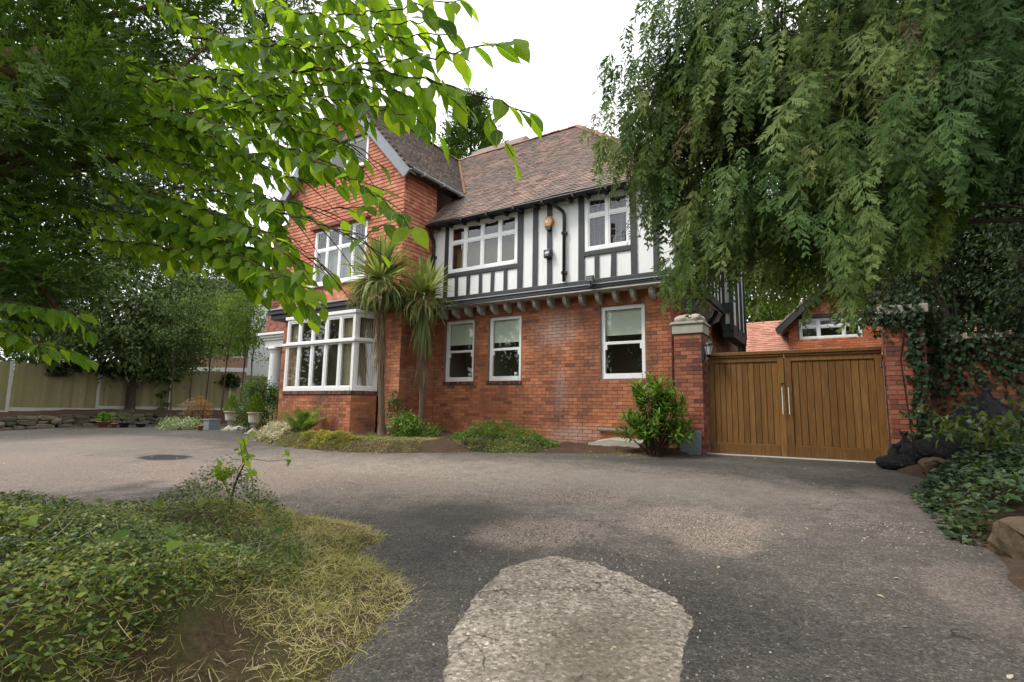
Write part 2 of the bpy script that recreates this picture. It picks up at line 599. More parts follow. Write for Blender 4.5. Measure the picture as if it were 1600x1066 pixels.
def h_bank(x, y):
    d = sdist(LBANK, x, y)
    return gz(x, y) - .04 + .66 * sstep(.05, .5, d) + .03 * wob(x, y, 5.)

def m_asphalt():
    g = G('worn_asphalt')
    fine = g.noise(130, 3, .8)
    base = g.mix(g.noise(.9, 5, .6), (.034, .030, .027), (.070, .062, .056))
    far = g.val(g.noise(.35, 4, .6), .4, .65, 0, .7)
    base = g.mix(far, base, (.105, .092, .08))
    base = g.mix(.8, base, g.ramp(g.noise(48, 5, .85), [(.3, (.35, .35, .35)), (.5, (.95, .95, .95)), (.72, (2.1, 2.05, 2.0))]), 'MULTIPLY')
    base = g.mix(g.val(fine, .57, .72, 0, .6), base, (.26, .24, .22))
    base = g.mix(g.val(g.voro(34), .13, .02, 0, .85), base, (.34, .32, .29))
    def blob(cx, cy, rx, ry, col, a, c, sf=.35):
        s = g.n('ShaderNodeVectorMath'); s.operation = 'SUBTRACT'
        g.l(g.pos, s.inputs[0]); s.inputs[1].default_value = (cx, cy, .2)
        q = g.n('ShaderNodeVectorMath'); q.operation = 'MULTIPLY'
        g.l(s.outputs[0], q.inputs[0]); q.inputs[1].default_value = (1 / rx, 1 / ry, 0)
        e = g.n('ShaderNodeVectorMath'); e.operation = 'LENGTH'
        g.l(q.outputs[0], e.inputs[0])
        f = g.math('ADD', e.outputs['Value'], g.math('MULTIPLY', g.math('SUBTRACT', g.noise(2.2, 7, .72), .5), 1.5))
        return g.mix(g.val(f, 1.0 + sf, 1.0 - sf, 0, a), c, col)
    grav = g.ramp(g.voro(85, 'Color'), [(.1, (.085, .062, .05)), (.5, (.205, .155, .125)), (.9, (.35, .285, .24))])
    dust_and_light = g.mix(g.noise(95, 3, .8), (.16, .132, .11), (.34, .285, .24))
    base = blob(-5.6, 5.9, 4.4, 1.6, dust_and_light, .8, base, .7)  # dusty tan, also painting in the open-sky brightness of the drive centre
    agg = g.n('ShaderNodeSeparateColor'); g.l(g.voro(88, 'Color'), agg.inputs[0])
    base = g.mix(.75, base, g.ramp(agg.outputs[0], [(0, (.45, .45, .45)), (.18, (.8, .8, .8)), (.6, (1.05, 1.04, 1.02)), (.88, (1.5, 1.47, 1.42)), (1, (2.6, 2.5, 2.4))]), 'MULTIPLY')
    base = g.mix(.7, base, g.ramp(g.noise(7, 7, .75), [(.3, (.6, .6, .6)), (.5, (1, 1, 1)), (.7, (1.45, 1.42, 1.38))]), 'MULTIPLY')
    base = blob(-2.6, 6.6, 2.2, .8, dust_and_light, .4, base, .6)
    base = blob(-15.5, 4.6, 6, 2.0, dust_and_light, .5, base, .6)
    for cx, cy, rx, ry, a in ((-2.5, 5.5, .60, .32, .9), (-1.2, 5.0, .62, .52, 1.), (-.85, 4.45, .35, .3, .8), (-2.25, 4.0, .5, .48, .95), (-7.6, 4.6, 2.6, .9, .75), (-5.2, 5.2, 1.4, .5, .6), (.30, 7.3, .25, .4, .5), (.6, 4.2, .2, .6, .35), (-12., 3.2, 4., 1.6, .65), (-16, 6.5, 4, 1.2, .4)):
        base = blob(cx, cy, rx, ry, grav, a, base, .22)
    base = blob(-11.0, 5.2, .62, .34, (.02, .021, .024), .97, base, .12)
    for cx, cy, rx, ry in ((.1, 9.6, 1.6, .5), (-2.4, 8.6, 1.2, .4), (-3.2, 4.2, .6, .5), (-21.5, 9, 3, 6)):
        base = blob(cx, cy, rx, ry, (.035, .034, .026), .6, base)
    vd = g.n('ShaderNodeVectorMath'); vd.operation = 'ADD'
    nz = g.n('ShaderNodeTexNoise'); g.l(g.pos, nz.inputs['Vector']); nz.inputs['Scale'].default_value = 3.5; nz.inputs['Detail'].default_value = 7
    s2 = g.n('ShaderNodeVectorMath'); s2.operation = 'SCALE'; s2.inputs['Scale'].default_value = .55; g.l(nz.outputs['Color'], s2.inputs[0])
    g.l(g.pos, vd.inputs[0]); g.l(s2.outputs[0], vd.inputs[1])
    cr = g.voro(1.6, 'Distance', 'DISTANCE_TO_EDGE', vd.outputs[0])
    crk = g.math('MULTIPLY', g.val(g.math('ADD', cr, g.math('MULTIPLY', g.noise(9, 4), .03)), .028, .016, 0, 1), g.val(g.noise(.8, 2), .56, .62, 0, .75))
    base = g.mix(crk, base, (.018, .016, .014))
    h = g.math('ADD', g.noise(120, 3, .7), g.math('MULTIPLY', g.voro(70), .8))
    g.bump(g.math('SUBTRACT', h, g.math('MULTIPLY', crk, 2.)), .75, .012)
    return g.done(base, .86, .3)

def m_oldconc():
    g = G('old_concrete_patch')
    c = g.mix(g.noise(2.2, 6, .65), (.235, .20, .165), (.39, .34, .285))
    c = g.mix(g.val(g.noise(1.4, 6, .7), .53, .72, 0, .7), c, (.10, .085, .065))
    c = g.mix(.85, c, g.ramp(g.noise(40, 6, .85), [(.3, (.35, .35, .35)), (.5, (1, 1, 1)), (.7, (1.7, 1.68, 1.62))]), 'MULTIPLY')
    c = g.mix(g.val(g.voro(40), .22, .02, 0, .85), c, g.ramp(g.voro(48, 'Color'), [(.2, (.13, .11, .10)), (.8, (.58, .55, .52))]))
    ag = g.n('ShaderNodeSeparateColor'); g.l(g.voro(58, 'Color'), ag.inputs[0])
    c = g.mix(.9, c, g.ramp(ag.outputs[0], [(0, (.38, .36, .34)), (.2, (.72, .70, .68)), (.6, (.98, .97, .95)), (.9, (1.25, 1.24, 1.22)), (1, (1.9, 1.88, 1.85))]), 'MULTIPLY')
    q1 = g.n('ShaderNodeVectorMath'); q1.operation = 'SUBTRACT'; g.l(g.pos, q1.inputs[0]); q1.inputs[1].default_value = (-1.0, 2.35, .15)
    q2 = g.n('ShaderNodeVectorMath'); q2.operation = 'MULTIPLY'; g.l(q1.outputs[0], q2.inputs[0]); q2.inputs[1].default_value = (2.6, 1.5, 0)
    q3 = g.n('ShaderNodeVectorMath'); q3.operation = 'LENGTH'; g.l(q2.outputs[0], q3.inputs[0])
    sf_ = g.val(g.math('ADD', q3.outputs['Value'], g.math('MULTIPLY', g.math('SUBTRACT', g.noise(5, 7, .75), .5), 2.)), 1.2, .3, 0, .6)
    c = g.mix(sf_, c, (.105, .085, .062))
    vd = g.n('ShaderNodeVectorMath'); vd.operation = 'ADD'
    nz = g.n('ShaderNodeTexNoise'); g.l(g.pos, nz.inputs['Vector']); nz.inputs['Scale'].default_value = 6; nz.inputs['Detail'].default_value = 6
    sc_ = g.n('ShaderNodeVectorMath'); sc_.operation = 'SCALE'; sc_.inputs['Scale'].default_value = .32; g.l(nz.outputs['Color'], sc_.inputs[0])
    g.l(g.pos, vd.inputs[0]); g.l(sc_.outputs[0], vd.inputs[1])
    e = g.voro(3.4, 'Distance', 'DISTANCE_TO_EDGE', vd.outputs[0])
    k = g.math('MULTIPLY', g.val(e, .02, .006, 0, 1), g.val(g.noise(1.9, 2), .50, .60, 0, .75))
    c = g.mix(k, c, (.05, .042, .03))
    g.bump(g.math('SUBTRACT', g.math('ADD', g.noise(90, 4, .7), g.voro(48)), g.math('MULTIPLY', k, 2.)), .8, .012)
    return g.done(c, .9, .25)

def m_turf():
    g = G('dry_turf_soil')
    c = g.mix(g.noise(2.2, 6, .65), (.085, .058, .038), (.17, .12, .07))
    c = g.mix(.8, c, g.ramp(g.noise(28, 6, .8), [(.3, (.3, .3, .3)), (.5, (1, 1, 1)), (.7, (1.9, 1.8, 1.6))]), 'MULTIPLY')
    c = g.mix(g.val(g.noise(1.5, 5, .6), .45, .62, 0, .7), c, (.10, .12, .03))
    g.bump(g.noise(22, 7, .75), 1., .07)
    return g.done(c, .95, .1)
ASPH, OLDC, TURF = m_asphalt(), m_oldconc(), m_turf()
GROUNDM = m_plain('earth_and_grass', (.06, .075, .03), (.085, .065, .04), 1.3, .95, .8, 30, .1, dist=.03)

far = [-900, -500, -250, -120, -70]
gx = np.array(far + list(np.arange(-46, 26, 2.)) + [30, 60, 120, 250, 500, 900])
gy = np.array([-900, -500, -250, -120, -60, -30] + list(np.arange(-14, 46, 2.)) + [60, 120, 250, 500, 900])
tag(sheet('ground', gx, gy, lambda x, y: gz(x, y) - .09, GROUNDM), kind='structure')
dx = np.concatenate([np.arange(-26, -12, .5), np.arange(-12, 1.61, .12)])
dy = np.concatenate([np.arange(-9, 0, .5), np.arange(0, 11.3, .12), np.arange(11.5, 16, .5)])
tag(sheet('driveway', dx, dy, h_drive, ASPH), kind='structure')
tag(sheet('concrete_patch', np.arange(-2.3, -.3, .02), np.arange(1.1, 3.8, .02),
          lambda x, y: h_drive(x, y) - .016 + .022 * sstep(-.03, .05, sdist(CONCRETE_PATCH, x, y) + .05 * wob(x, y, 4.) + .02 * wob(x, y, 14., 1) + .008 * wob(x, y, 37., 2)) + .003 * wob(x, y, 12., 2), OLDC,
          lambda x, y: sdist(CONCRETE_PATCH, x, y) > -.15), kind='structure')
isl = tag(sheet('island_bed', np.arange(-8.5, -1.2, .06), np.arange(-1.2, 3.9, .06), h_isl, TURF, lambda x, y: sdist(ISLAND, x, y) > -.3), kind='structure')
tag(sheet('house_flower_bed', np.arange(-13.6, -1.9, .07), np.arange(7.0, 10.8, .07), h_bed, SOIL, lambda x, y: sdist(BED, x, y) > -.3), kind='structure')
tag(sheet('gateside_bed', np.arange(.3, 7, .08), np.arange(-2, 10.6, .1), h_rbed, SOIL, lambda x, y: sdist(RBED, x, y) > -.3), kind='structure')
tag(sheet('fence_bank', np.arange(-34, -24, .2), np.arange(-6, 24, .25), h_bank, SOIL, lambda x, y: sdist(LBANK, x, y) > -.2), kind='structure')

# ------------------------------------------------------------------ the house
class Fr:
    def __init__(s, O, U, N):
        s.O, s.U, s.N = vec(*O), vec(*U) / np.linalg.norm(U), vec(*N) / np.linalg.norm(N)
        s.M = np.stack([s.U, s.N, vec(0, 0, 1)], 1)
        s.B = np.stack([s.U, -s.N, vec(0, 0, 1)], 1)
    def p(s, u, n, z):
        return s.O + s.U * u + s.N * n + vec(0, 0, z)
    def box(s, mb, u0, u1, n0, n1, z0, z1):
        mb.box(s.p((u0 + u1) / 2, (n0 + n1) / 2, (z0 + z1) / 2), (abs(u1 - u0) / 2, abs(n1 - n0) / 2, abs(z1 - z0) / 2), s.M)

def front(y): return Fr((0, y, 0), (1, 0, 0), (0, -1, 0))
def right(x): return Fr((x, 0, 0), (0, 1, 0), (1, 0, 0))
FA, FU, FGu, FGg, FRg, FRu = front(10.46), front(10.16), front(9.03), front(9.2), right(-8.87), right(-8.80)

house = thing('detached_house', 'large red brick house with tile-hung gable, black and white timber upper floor and clay roofs', 'house', (-7.5, 12, .4))

BRT = (np.array([(x, y, z) for x in (-.5, .5) for y in (-.008, .02) for z in (-.0325, .0325)], float),
       np.array([(0, 1, 5, 4), (0, 2, 3, 1), (4, 5, 7, 6), (1, 3, 7, 5), (0, 4, 6, 2)]))
TLT = (np.array([(-.5, -.02, .0), (.5, -.02, .0), (-.5, -.02, .6), (.5, -.02, .6), (-.5, 1.15, .1), (.5, 1.15, .1), (-.5, 1.15, -.2), (.5, 1.15, -.2)], float),
       np.array([(0, 1, 3, 2), (2, 3, 5, 4), (0, 2, 4, 6), (1, 7, 5, 3)]))

def cuts(holes, z, u0, u1):
    seg = [(u0, u1)]
    for a, b, za, zb in holes:
        if za < z < zb:
            ns = []
            for s, e in seg:
                if b <= s or a >= e: ns.append((s, e)); continue
                if a - s > .03: ns.append((s, a))
                if e - b > .03: ns.append((b, e))
            seg = ns
    return seg

def lay_bricks(fr, u0, u1, z0, z1, holes=(), L=.225, H=.075, clip=None):
    out = []
    nz = int((z1 - z0) / H)
    for k in range(nz):
        z = z0 + (k + .5) * H
        for s, e in cuts(holes, z, u0, u1):
            u = s - (L / 2 if k % 2 else 0)
            while u < e - .02:
                a, b = max(u, s), min(u + L, e)
                if b - a > .03 and (clip is None or clip((a + b) / 2, z)):
                    out.append((fr.p((a + b) / 2, rng.normal(0, .0012), z), fr.B, b - a - .01))
                u += L
    return out

def lay_tiles(fr, u0, u1, z0, z1, holes=(), clip=None, Wt=.165, H=.1, flare=None):
    """hung tiles: columns of the frame are along, up the wall, out of the wall"""
    M = np.stack([fr.U, vec(0, 0, 1), fr.N], 1)
    out = []
    for k in range(int((z1 - z0) / H + .5)):
        z = z0 + k * H
        for s, e in cuts(holes, z + .05, u0, u1):
            u = s - (Wt / 2 if k % 2 else 0)
            while u < e - .02:
                a, b = max(u, s), min(u + Wt, e)
                if b - a > .03 and (clip is None or clip((a + b) / 2, z + .05)):
                    n = .004 + (flare(z) if flare else 0)
                    out.append((fr.p((a + b) / 2, n, z + rng.normal(0, .002)), M, b - a - .004))
                u += Wt
    return out

def lay_field(name, items, tpl, tscale, mat, parent, single=0, stuffname=None, smat=None):
    """the nearest pieces become objects of their own that share one mesh, the rest one joined part"""
    C = np.array([i[0] for i in items])
    order = np.argsort(np.linalg.norm(C - vec(0, 0, EYE), axis=1))
    if single:
        me = mesh_np(name, tpl[0] * np.array([1, tscale[1], tscale[2]]), tpl[1], np.zeros(len(tpl[1])))
        me.materials.append(mat)
        for j in order[:single]:
            c, M, w = items[j]
            o = bpy.data.objects.new(name, me)
            X = Matrix.Identity(4)
            for a in range(3):
                X[a][0] = M[a, 0] * w; X[a][1] = M[a, 1]; X[a][2] = M[a, 2]; X[a][3] = c[a]
            link(o, parent)
            o.matrix_basis = X
    rest = order[single:]
    if len(rest):
        S = np.array([[items[j][2], tscale[1], tscale[2]] for j in rest])
        scatter(stuffname or name, [tpl], C[rest], np.array([items[j][1] for j in rest]), S, rng.random(len(rest)), mat, parent, kind='stuff')

def core(mb, fr, u0, u1, z0, z1, holes=(), depth=.14, top=None):
    us = sorted({u0, u1, *[q for h in holes for q in h[:2] if u0 < q < u1]})
    zs = sorted({z0, z1, *[q for h in holes for q in h[2:] if z0 < q < z1]})
    for a, b in zip(us, us[1:]):
        for c, d in zip(zs, zs[1:]):
            m, k = (a + b) / 2, (c + d) / 2
            if any(h[0] < m < h[1] and h[2] < k < h[3] for h in holes): continue
            mb.add([fr.p(a, 0, c), fr.p(b, 0, c), fr.p(b, 0, d), fr.p(a, 0, d)], [(0, 1, 2, 3)])
    for a, b, c, d in holes:
        for q in (((a, c), (b, c)), ((b, c), (b, d)), ((b, d), (a, d)), ((a, d), (a, c))):
            (ua, za), (ub, zb) = q
            mb.add([fr.p(ua, 0, za), fr.p(ub, 0, zb), fr.p(ub, -depth, zb), fr.p(ua, -depth, za)], [(0, 1, 2, 3)])

def window(fr, u0, u1, z0, z1, cols, rows, parent, n=-.07, fw=.06, bar=.045, sash=.03, d=.07, leads=None, mat=UPVC, room=1.1, name='window', bottom=None):
    """frame mesh with a pane object in every light"""
    mb = MB()
    bt = bottom or fw
    fr.box(mb, u0, u0 + fw, n - d, n, z0, z1)
    fr.box(mb, u1 - fw, u1, n - d, n, z0, z1)
    fr.box(mb, u0 + fw, u1 - fw, n - d, n, z1 - fw, z1)
    fr.box(mb, u0 + fw, u1 - fw, n - d, n + .012, z0, z0 + bt)
    cu = [u0 + fw] + [u0 + (u1 - u0) * c for c in cols] + [u1 - fw]
    cz = [z0 + bt] + list(rows) + [z1 - fw]
    for c in cu[1:-1]: fr.box(mb, c - bar / 2, c + bar / 2, n - d, n - .003, z0 + bt, z1 - fw)
    for r in rows:
        for a, b in zip(cu, cu[1:]):
            aa = a + (bar / 2 if a != cu[0] else 0)
            bb = b - (bar / 2 if b != cu[-1] else 0)
            fr.box(mb, aa, bb, n - d, n - .006, r - bar / 2, r + bar / 2)
    panes = []
    for i, (a, b) in enumerate(zip(cu, cu[1:])):
        for j, (c, e) in enumerate(zip(cz, cz[1:])):
            a2, b2 = a + (bar / 2 if i else 0), b - (bar / 2 if i < len(cu) - 2 else 0)
            c2, e2 = c + (bar / 2 if j else 0), e - (bar / 2 if j < len(cz) - 2 else 0)
            if sash:
                fr.box(mb, a2, a2 + sash, n - d * .8, n - .014, c2, e2)
                fr.box(mb, b2 - sash, b2, n - d * .8, n - .014, c2, e2)
                fr.box(mb, a2 + sash, b2 - sash, n - d * .8, n - .014, c2, c2 + sash)
                fr.box(mb, a2 + sash, b2 - sash, n - d * .8, n - .014, e2 - sash, e2)
            panes.append((a2 + sash, b2 - sash, c2 + sash, e2 - sash))
    w = mb.build(name, mat, parent, .004)
    for a, b, c, e in panes:
        pb = MB()
        t1, t2 = rng.normal(0, .0016, 2)
        vs = [fr.p(a, n - .035 + t1, c), fr.p(b, n - .035, c), fr.p(b, n - .035 + t2, e), fr.p(a, n - .035, e)]
        pb.add(vs, [(0, 1, 2, 3)])
        po = pb.build('pane', GLASS, w)
        if leads and leads(c, e):
            lb = MB()
            k1, k2 = max(2, int((b - a) / .1)), max(2, int((e - c) / .13))
            for q in range(1, k1): fr.box(lb, a + (b - a) * q / k1 - .004, a + (b - a) * q / k1 + .004, n - .034, n - .028, c, e)
            for q in range(1, k2): fr.box(lb, a, b, n - .0335, n - .0275, c + (e - c) * q / k2 - .004, c + (e - c) * q / k2 + .004)
            lb.build('lead_came', LEAD, w)
    if room:
        rb = MB()
        A, B, Cc, D = u0 - .3, u1 + .3, z0 - .4, z1 + .1
        f = [(A, -n * 0 - .3), (B, -.3)]
        q = lambda u, dd, z: fr.p(u, n - d - dd, z)
        rb.add([q(A, room, Cc), q(B, room, Cc), q(B, room, D), q(A, room, D)], [(0, 1, 2, 3)])
        rb.add([q(A, .02, Cc), q(A, room, Cc), q(A, room, D), q(A, .02, D)], [(0, 1, 2, 3)])
        rb.add([q(B, .02, Cc), q(B, room, Cc), q(B, room, D), q(B, .02, D)], [(0, 1, 2, 3)])
        rb.add([q(A, .02, Cc), q(B, .02, Cc), q(B, room, Cc), q(A, room, Cc)], [(0, 1, 2, 3)])
        rb.add([q(A, .02, D), q(B, .02, D), q(B, room, D), q(A, room, D)], [(0, 1, 2, 3)])
        rb.build('room_interior', DARKROOM, w)
    return w

def hang(fr, u0, u1, n, z0, z1, name, mat, parent, amp=.02, folds=7):
    """a curtain with soft folds"""
    mb = MB()
    K = folds * 6
    for i in range(K):
        a, b = u0 + (u1 - u0) * i / K, u0 + (u1 - u0) * (i + 1) / K
        na, nb = n + amp * math.sin(i / K * folds * 6.28), n + amp * math.sin((i + 1) / K * folds * 6.28)
        mb.add([fr.p(a, na, z0), fr.p(b, nb, z0), fr.p(b, nb, z1), fr.p(a, na, z1)], [(0, 1, 2, 3)], True)
    return mb.build(name, mat, parent)

# ground floor walls of the main range and of the gabled range
GW = [(-8.53, -7.62), (-7.18, -6.26), (-4.28, -3.31)]
gholes = [(a, b, 1.90, 3.46) for a, b in GW]
mb = MB()
core(mb, FA, -8.87, -2.77, .3, 3.80, gholes)
core(mb, FGg, -13.45, -8.87, .3, 3.7, [(-12.83, -9.53, .2, 3.62)], .02)
core(mb, FRg, 9.2, 10.46, .3, 3.80)
FRs = right(-2.77)
core(mb, FRs, 10.46, 20, .3, 3.8)
bayF = front(8.65)
BAYC = Fr((-9.86, 8.65, 0), (.32, .5, 0), (.5, -.32, 0))
BAYL = Fr((-12.83, 9.15, 0), (.33, -.5, 0), (-.5, -.33, 0))
bl_ = math.hypot(.32, .5)
core(mb, bayF, -12.5, -9.86, .3, 1.54)
core(mb, BAYC, 0, bl_, .3, 1.54)
core(mb, BAYL, 0, bl_, .3, 1.54)
mb.add([(-13.45, 9.2, .3), (-13.45, 18, .3), (-13.45, 18, 7), (-13.45, 9.2, 7)], [(0, 1, 2, 3)])
mb.add([(-13.45, 18, .3), (-2.77, 18, .3), (-2.77, 18, 6), (-13.45, 18, 6)], [(0, 1, 2, 3)])
wall = mb.build('wall', MORTAR, house)
bh = [(a - .03, b + .03, 1.82, 3.46) for a, b in GW[:2]] + [(GW[2][0] - .02, GW[2][1] + .02, 1.90, 3.46), (GW[2][0], GW[2][1], 3.46, 3.58)]
items = lay_bricks(FA, -8.86, -2.77, .375, 3.80, bh)
items += lay_bricks(FRg, 9.2, 10.45, .375, 3.80)
items += lay_bricks(FGg, -13.45, -12.84, .375, 3.6) + lay_bricks(FGg, -9.52, -8.862, .375, 3.7)
items += lay_bricks(bayF, -12.5, -9.86, .375, 1.52) + lay_bricks(BAYC, .0, bl_, .375, 1.52)
items += lay_bricks(FRs, 10.46, 15.5, 1.5, 3.8)
for a, b in [GW[2]]:                                            # soldier course over the right-hand window
    u = a
    while u < b - .03:
        items.append((FA.p(u + .035, .004, 3.52), np.stack([vec(0, 0, 1), vec(0, 1, 0), vec(1, 0, 0)], 1), .11)); u += .075
lay_field('brick', items, BRT, (1, 1, 1), BRICK, wall, 300)
dark = []
for a, b in GW[:2]:                                             # blue-black sill bricks on edge
    u = a - .02
    while u < b - .02:
        dark.append((FA.p(u + .037, .03, 1.86), np.stack([vec(0, 0, 1), vec(0, 1, 0), vec(1, 0, 0)], 1), .075)); u += .075
for fr, a, b in ((bayF, -12.53, -9.86), (BAYC, .0, bl_)):
    u = a
    while u < b - .02:
        dark.append((fr.p(u + .037, .03, 1.565), np.stack([vec(0, 0, 1), -fr.N, fr.U], 1), .075)); u += .075
sb = MB()
for a, b in GW[:2]: FA.box(sb, a - .02, b + .02, -.02, .028, 1.825, 1.897)
bayF.box(sb, -12.53, -9.86, -.06, .028, 1.53, 1.60)
BAYC.box(sb, 0, bl_, -.06, .028, 1.53, 1.60)
sill = sb.build('sill', MORTAR, house)
lay_field('sill_brick', dark, BRT, (1, 1, 1), BRICK_DARK, sill, len(dark))
pk = MB()                                                       # repaired brickwork, cable trunking and old threshold under the window
pk.tube([(-4.32, 10.40, .845), (-3.35, 10.40, .835)], .032, 10)
pk.build('waste_pipe', STONE, house)
th = MB(); th.prism([(-4.35, 9.98, .48), (-3.30, 9.98, .48), (-3.30, 9.98, .62), (-3.9, 9.98, .66), (-4.35, 9.98, .58)], vec(0, 0, 0), vec(0, .46, .03))
th.build('door_step', STONE, house, .01)

# sash windows with roller blinds
for i, (a, b) in enumerate(GW):
    w = window(FA, a, b, 1.90, 3.46, [], [2.66], house, n=-.05, fw=.085, bar=.06, sash=.0, bottom=.11)
    mb = MB(); FA.box(mb, a + .08, a + .125, -.115, -.055, 2.52, 2.64); FA.box(mb, b - .125, b - .08, -.115, -.055, 2.52, 2.64)
    mb.build('sash_horn', UPVC, w)
    hang(FA, a + .09, b - .09, -.128, 2.86 - (.0 if i < 2 else .02), 3.38, 'roller_blind', BLINDM, w, .002, 2)
    mb = MB(); FA.box(mb, a + .09, b - .09, -.135, -.123, 2.83, 2.86); mb.build('blind_bar', BLINDM, w)
    if i < 2:
        mb = MB(); mb.lathe([(.0, 0), (.035, 0), (.045, .1), (.04, .1), (.0, .09)], FA.p(b - .25, -.2, 2.01), 10); mb.build('ornament', WHITE, w)

# bay window: two tiers of lights on the front, one on the canted side
bay = MB()
def baytier(fr, u0, u1, k, parent):
    cols = [i / k for i in range(1, k)]
    return window(fr, u0, u1, 1.61, 3.50, cols, [2.83], parent, n=.0, fw=.07, bar=.065, sash=.035, d=.08, mat=WHITE, room=0, name='bay_window', bottom=.09)
w1 = baytier(bayF, -12.5, -9.86, 5, house)
w2 = baytier(BAYC, .012, bl_, 1, house)
w3 = baytier(BAYL, 0.0, bl_ - .012, 1, house)
hang(bayF, -12.42, -12.12, -.16, 1.7, 3.45, 'curtain', CURTAIN, w1, .03, 5)
hang(bayF, -10.42, -10.02, -.16, 1.7, 3.45, 'curtain', CURTAIN, w1, .03, 6)
hang(BAYC, .06, bl_ - .08, -.14, 1.7, 3.45, 'curtain', CURTAIN, w2, .03, 8)
t = MB()
bayF.box(t, -12.62, -9.80, -.03, .055, 2.80, 2.865)
BAYC.box(t, -.04, bl_ + .02, -.03, .052, 2.803, 2.862)
t.build('transom_rail', WHITE, w1, .008)
t = MB()
bayF.box(t, -12.56, -9.83, -.12, .035, 3.50, 3.585)
BAYC.box(t, -.02, bl_ + .03, -.12, .033, 3.502, 3.582)
t.build('bay_cornice', WHITE, w1, .01)
t = MB()
t.add([(-12.9, 10.1, .9), (-9.4, 10.1, .9), (-9.4, 10.1, 3.6), (-12.9, 10.1, 3.6)], [(0, 1, 2, 3)])
t.add([(-12.4, 8.78, 1.5), (-9.95, 8.78, 1.5), (-9.65, 9.25, 1.5), (-9.4, 10.1, 1.5), (-12.9, 10.1, 1.5), (-12.72, 9.25, 1.5)], [(0, 1, 2, 3, 4, 5)])
t.add([(-9.4, 9.25, .9), (-9.4, 10.1, .9), (-9.4, 10.1, 3.6), (-9.4, 9.25, 3.6)], [(0, 1, 2, 3)])
t.add([(-12.9, 9.25, .9), (-12.9, 10.1, .9), (-12.9, 10.1, 3.6), (-12.9, 9.25, 3.6)], [(0, 1, 2, 3)])
t.add([(-12.4, 8.7, 3.59), (-9.9, 8.7, 3.59), (-9.6, 9.2, 3.59), (-9.4, 10.1, 3.59), (-12.9, 10.1, 3.59), (-12.75, 9.2, 3.59)], [(0, 1, 2, 3, 4, 5)])
t.build('room_interior', DARKROOM, w1)

# jettied black band under the tile hanging
t = MB()
t.box((-11.08, 8.95, 3.655), (2.30, .24, .065)); t.box((-11.08, 8.93, 3.775), (2.36, .29, .055))
t.box((-8.80, 9.85, 3.72), (.055, .60, .10))
t.build('black_fascia', BLACK, house, .008)
t = MB(); t.box((-11.08, 8.90, 3.848), (2.40, .30, .018)); t.build('lead_flashing', LEAD, house, .006)

# tile-hung gable with its windows
GX0, GX1, APX = -13.36, -8.80, -11.08
def rz(x): return 9.90 - abs(x - APX) * 1.128
gw = (-12.07, -10.03, 4.47, 6.03)
tw = (-11.72, -10.15, 7.55, 8.38)
mb = MB()
core(mb, FGu, GX0, GX1, 3.86, 7.22, [gw], .1)
core(mb, FRu, 9.03, 10.2, 3.80, 7.2)
tri = [(tw[0], 7.22), (tw[0], 8.38)]
mb.add([FGu.p(GX0, 0, 7.22), FGu.p(tw[0], 0, 7.22), FGu.p(tw[0], 0, rz(tw[0]) - .05), FGu.p(GX0, 0, 7.25)], [(0, 1, 2, 3)])
mb.add([FGu.p(GX1, 0, 7.22), FGu.p(tw[1], 0, 7.22), FGu.p(tw[1], 0, rz(tw[1]) - .05), FGu.p(GX1, 0, 7.25)], [(0, 1, 2, 3)])
mb.add([FGu.p(tw[0], 0, 7.22), FGu.p(tw[1], 0, 7.22), FGu.p(tw[1], 0, tw[2]), FGu.p(tw[0], 0, tw[2])], [(0, 1, 2, 3)])
mb.add([FGu.p(tw[0], 0, tw[3]), FGu.p(tw[1], 0, tw[3]), FGu.p(tw[1], 0, rz(tw[1]) - .05), FGu.p(APX, 0, 9.8), FGu.p(tw[0], 0, rz(tw[0]) - .05)], [(0, 1, 2, 3, 4)])
hungw = mb.build('tile_hung_wall', TILE_D, house)
fl = lambda z: .14 * max(0., (4.35 - z) / .5) ** 2
it = lay_tiles(FGu, GX0, GX1 + .01, 3.88, 9.8, [gw, tw], lambda u, z: z < rz(u) - .18, flare=fl)
it += lay_tiles(FRu, 9.02, 10.22, 3.88, 7.25)
lay_field('hung_tile', it, TLT, (1, .1, .036), TILE, hungw, 300)
w = window(FGu, *gw, [.25, .5, .75], [5.44], house, n=.02, fw=.07, bar=.055, sash=.028, leads=lambda c, e: c > 5.3, name='window')
mb = MB(); FGu.box(mb, gw[0] - .06, gw[1] + .06, -.04, .10, 4.41, 4.47); mb.build('sill', WHITE, w, .006)
for k in range(34):
    pass
mb = MB()
for k in range(30): FGu.box(mb, gw[0] + .1, gw[1] - .1, -.145, -.115, 4.55 + k * .03, 4.572 + k * .03)
mb.build('slatted_blind', SLATBLIND, w)
mb = MB(); FGu.box(mb, gw[0] - .1, gw[1] + .1, -.02, .14, 6.03, 6.09); mb.build('window_hood', TILE_D, w)
w = window(FGu, *tw, [.5], [], house, n=.03, fw=.06, bar=.06, sash=.03, room=.8)
mb = MB(); FGu.box(mb, tw[0] - .05, tw[1] + .05, -.02, .12, 8.38, 8.45); mb.build('window_hood', BLACK, w)
mb = MB(); FGu.box(mb, tw[0] - .05, tw[1] + .05, -.03, .10, 7.50, 7.55); mb.build('sill', WHITE, w)

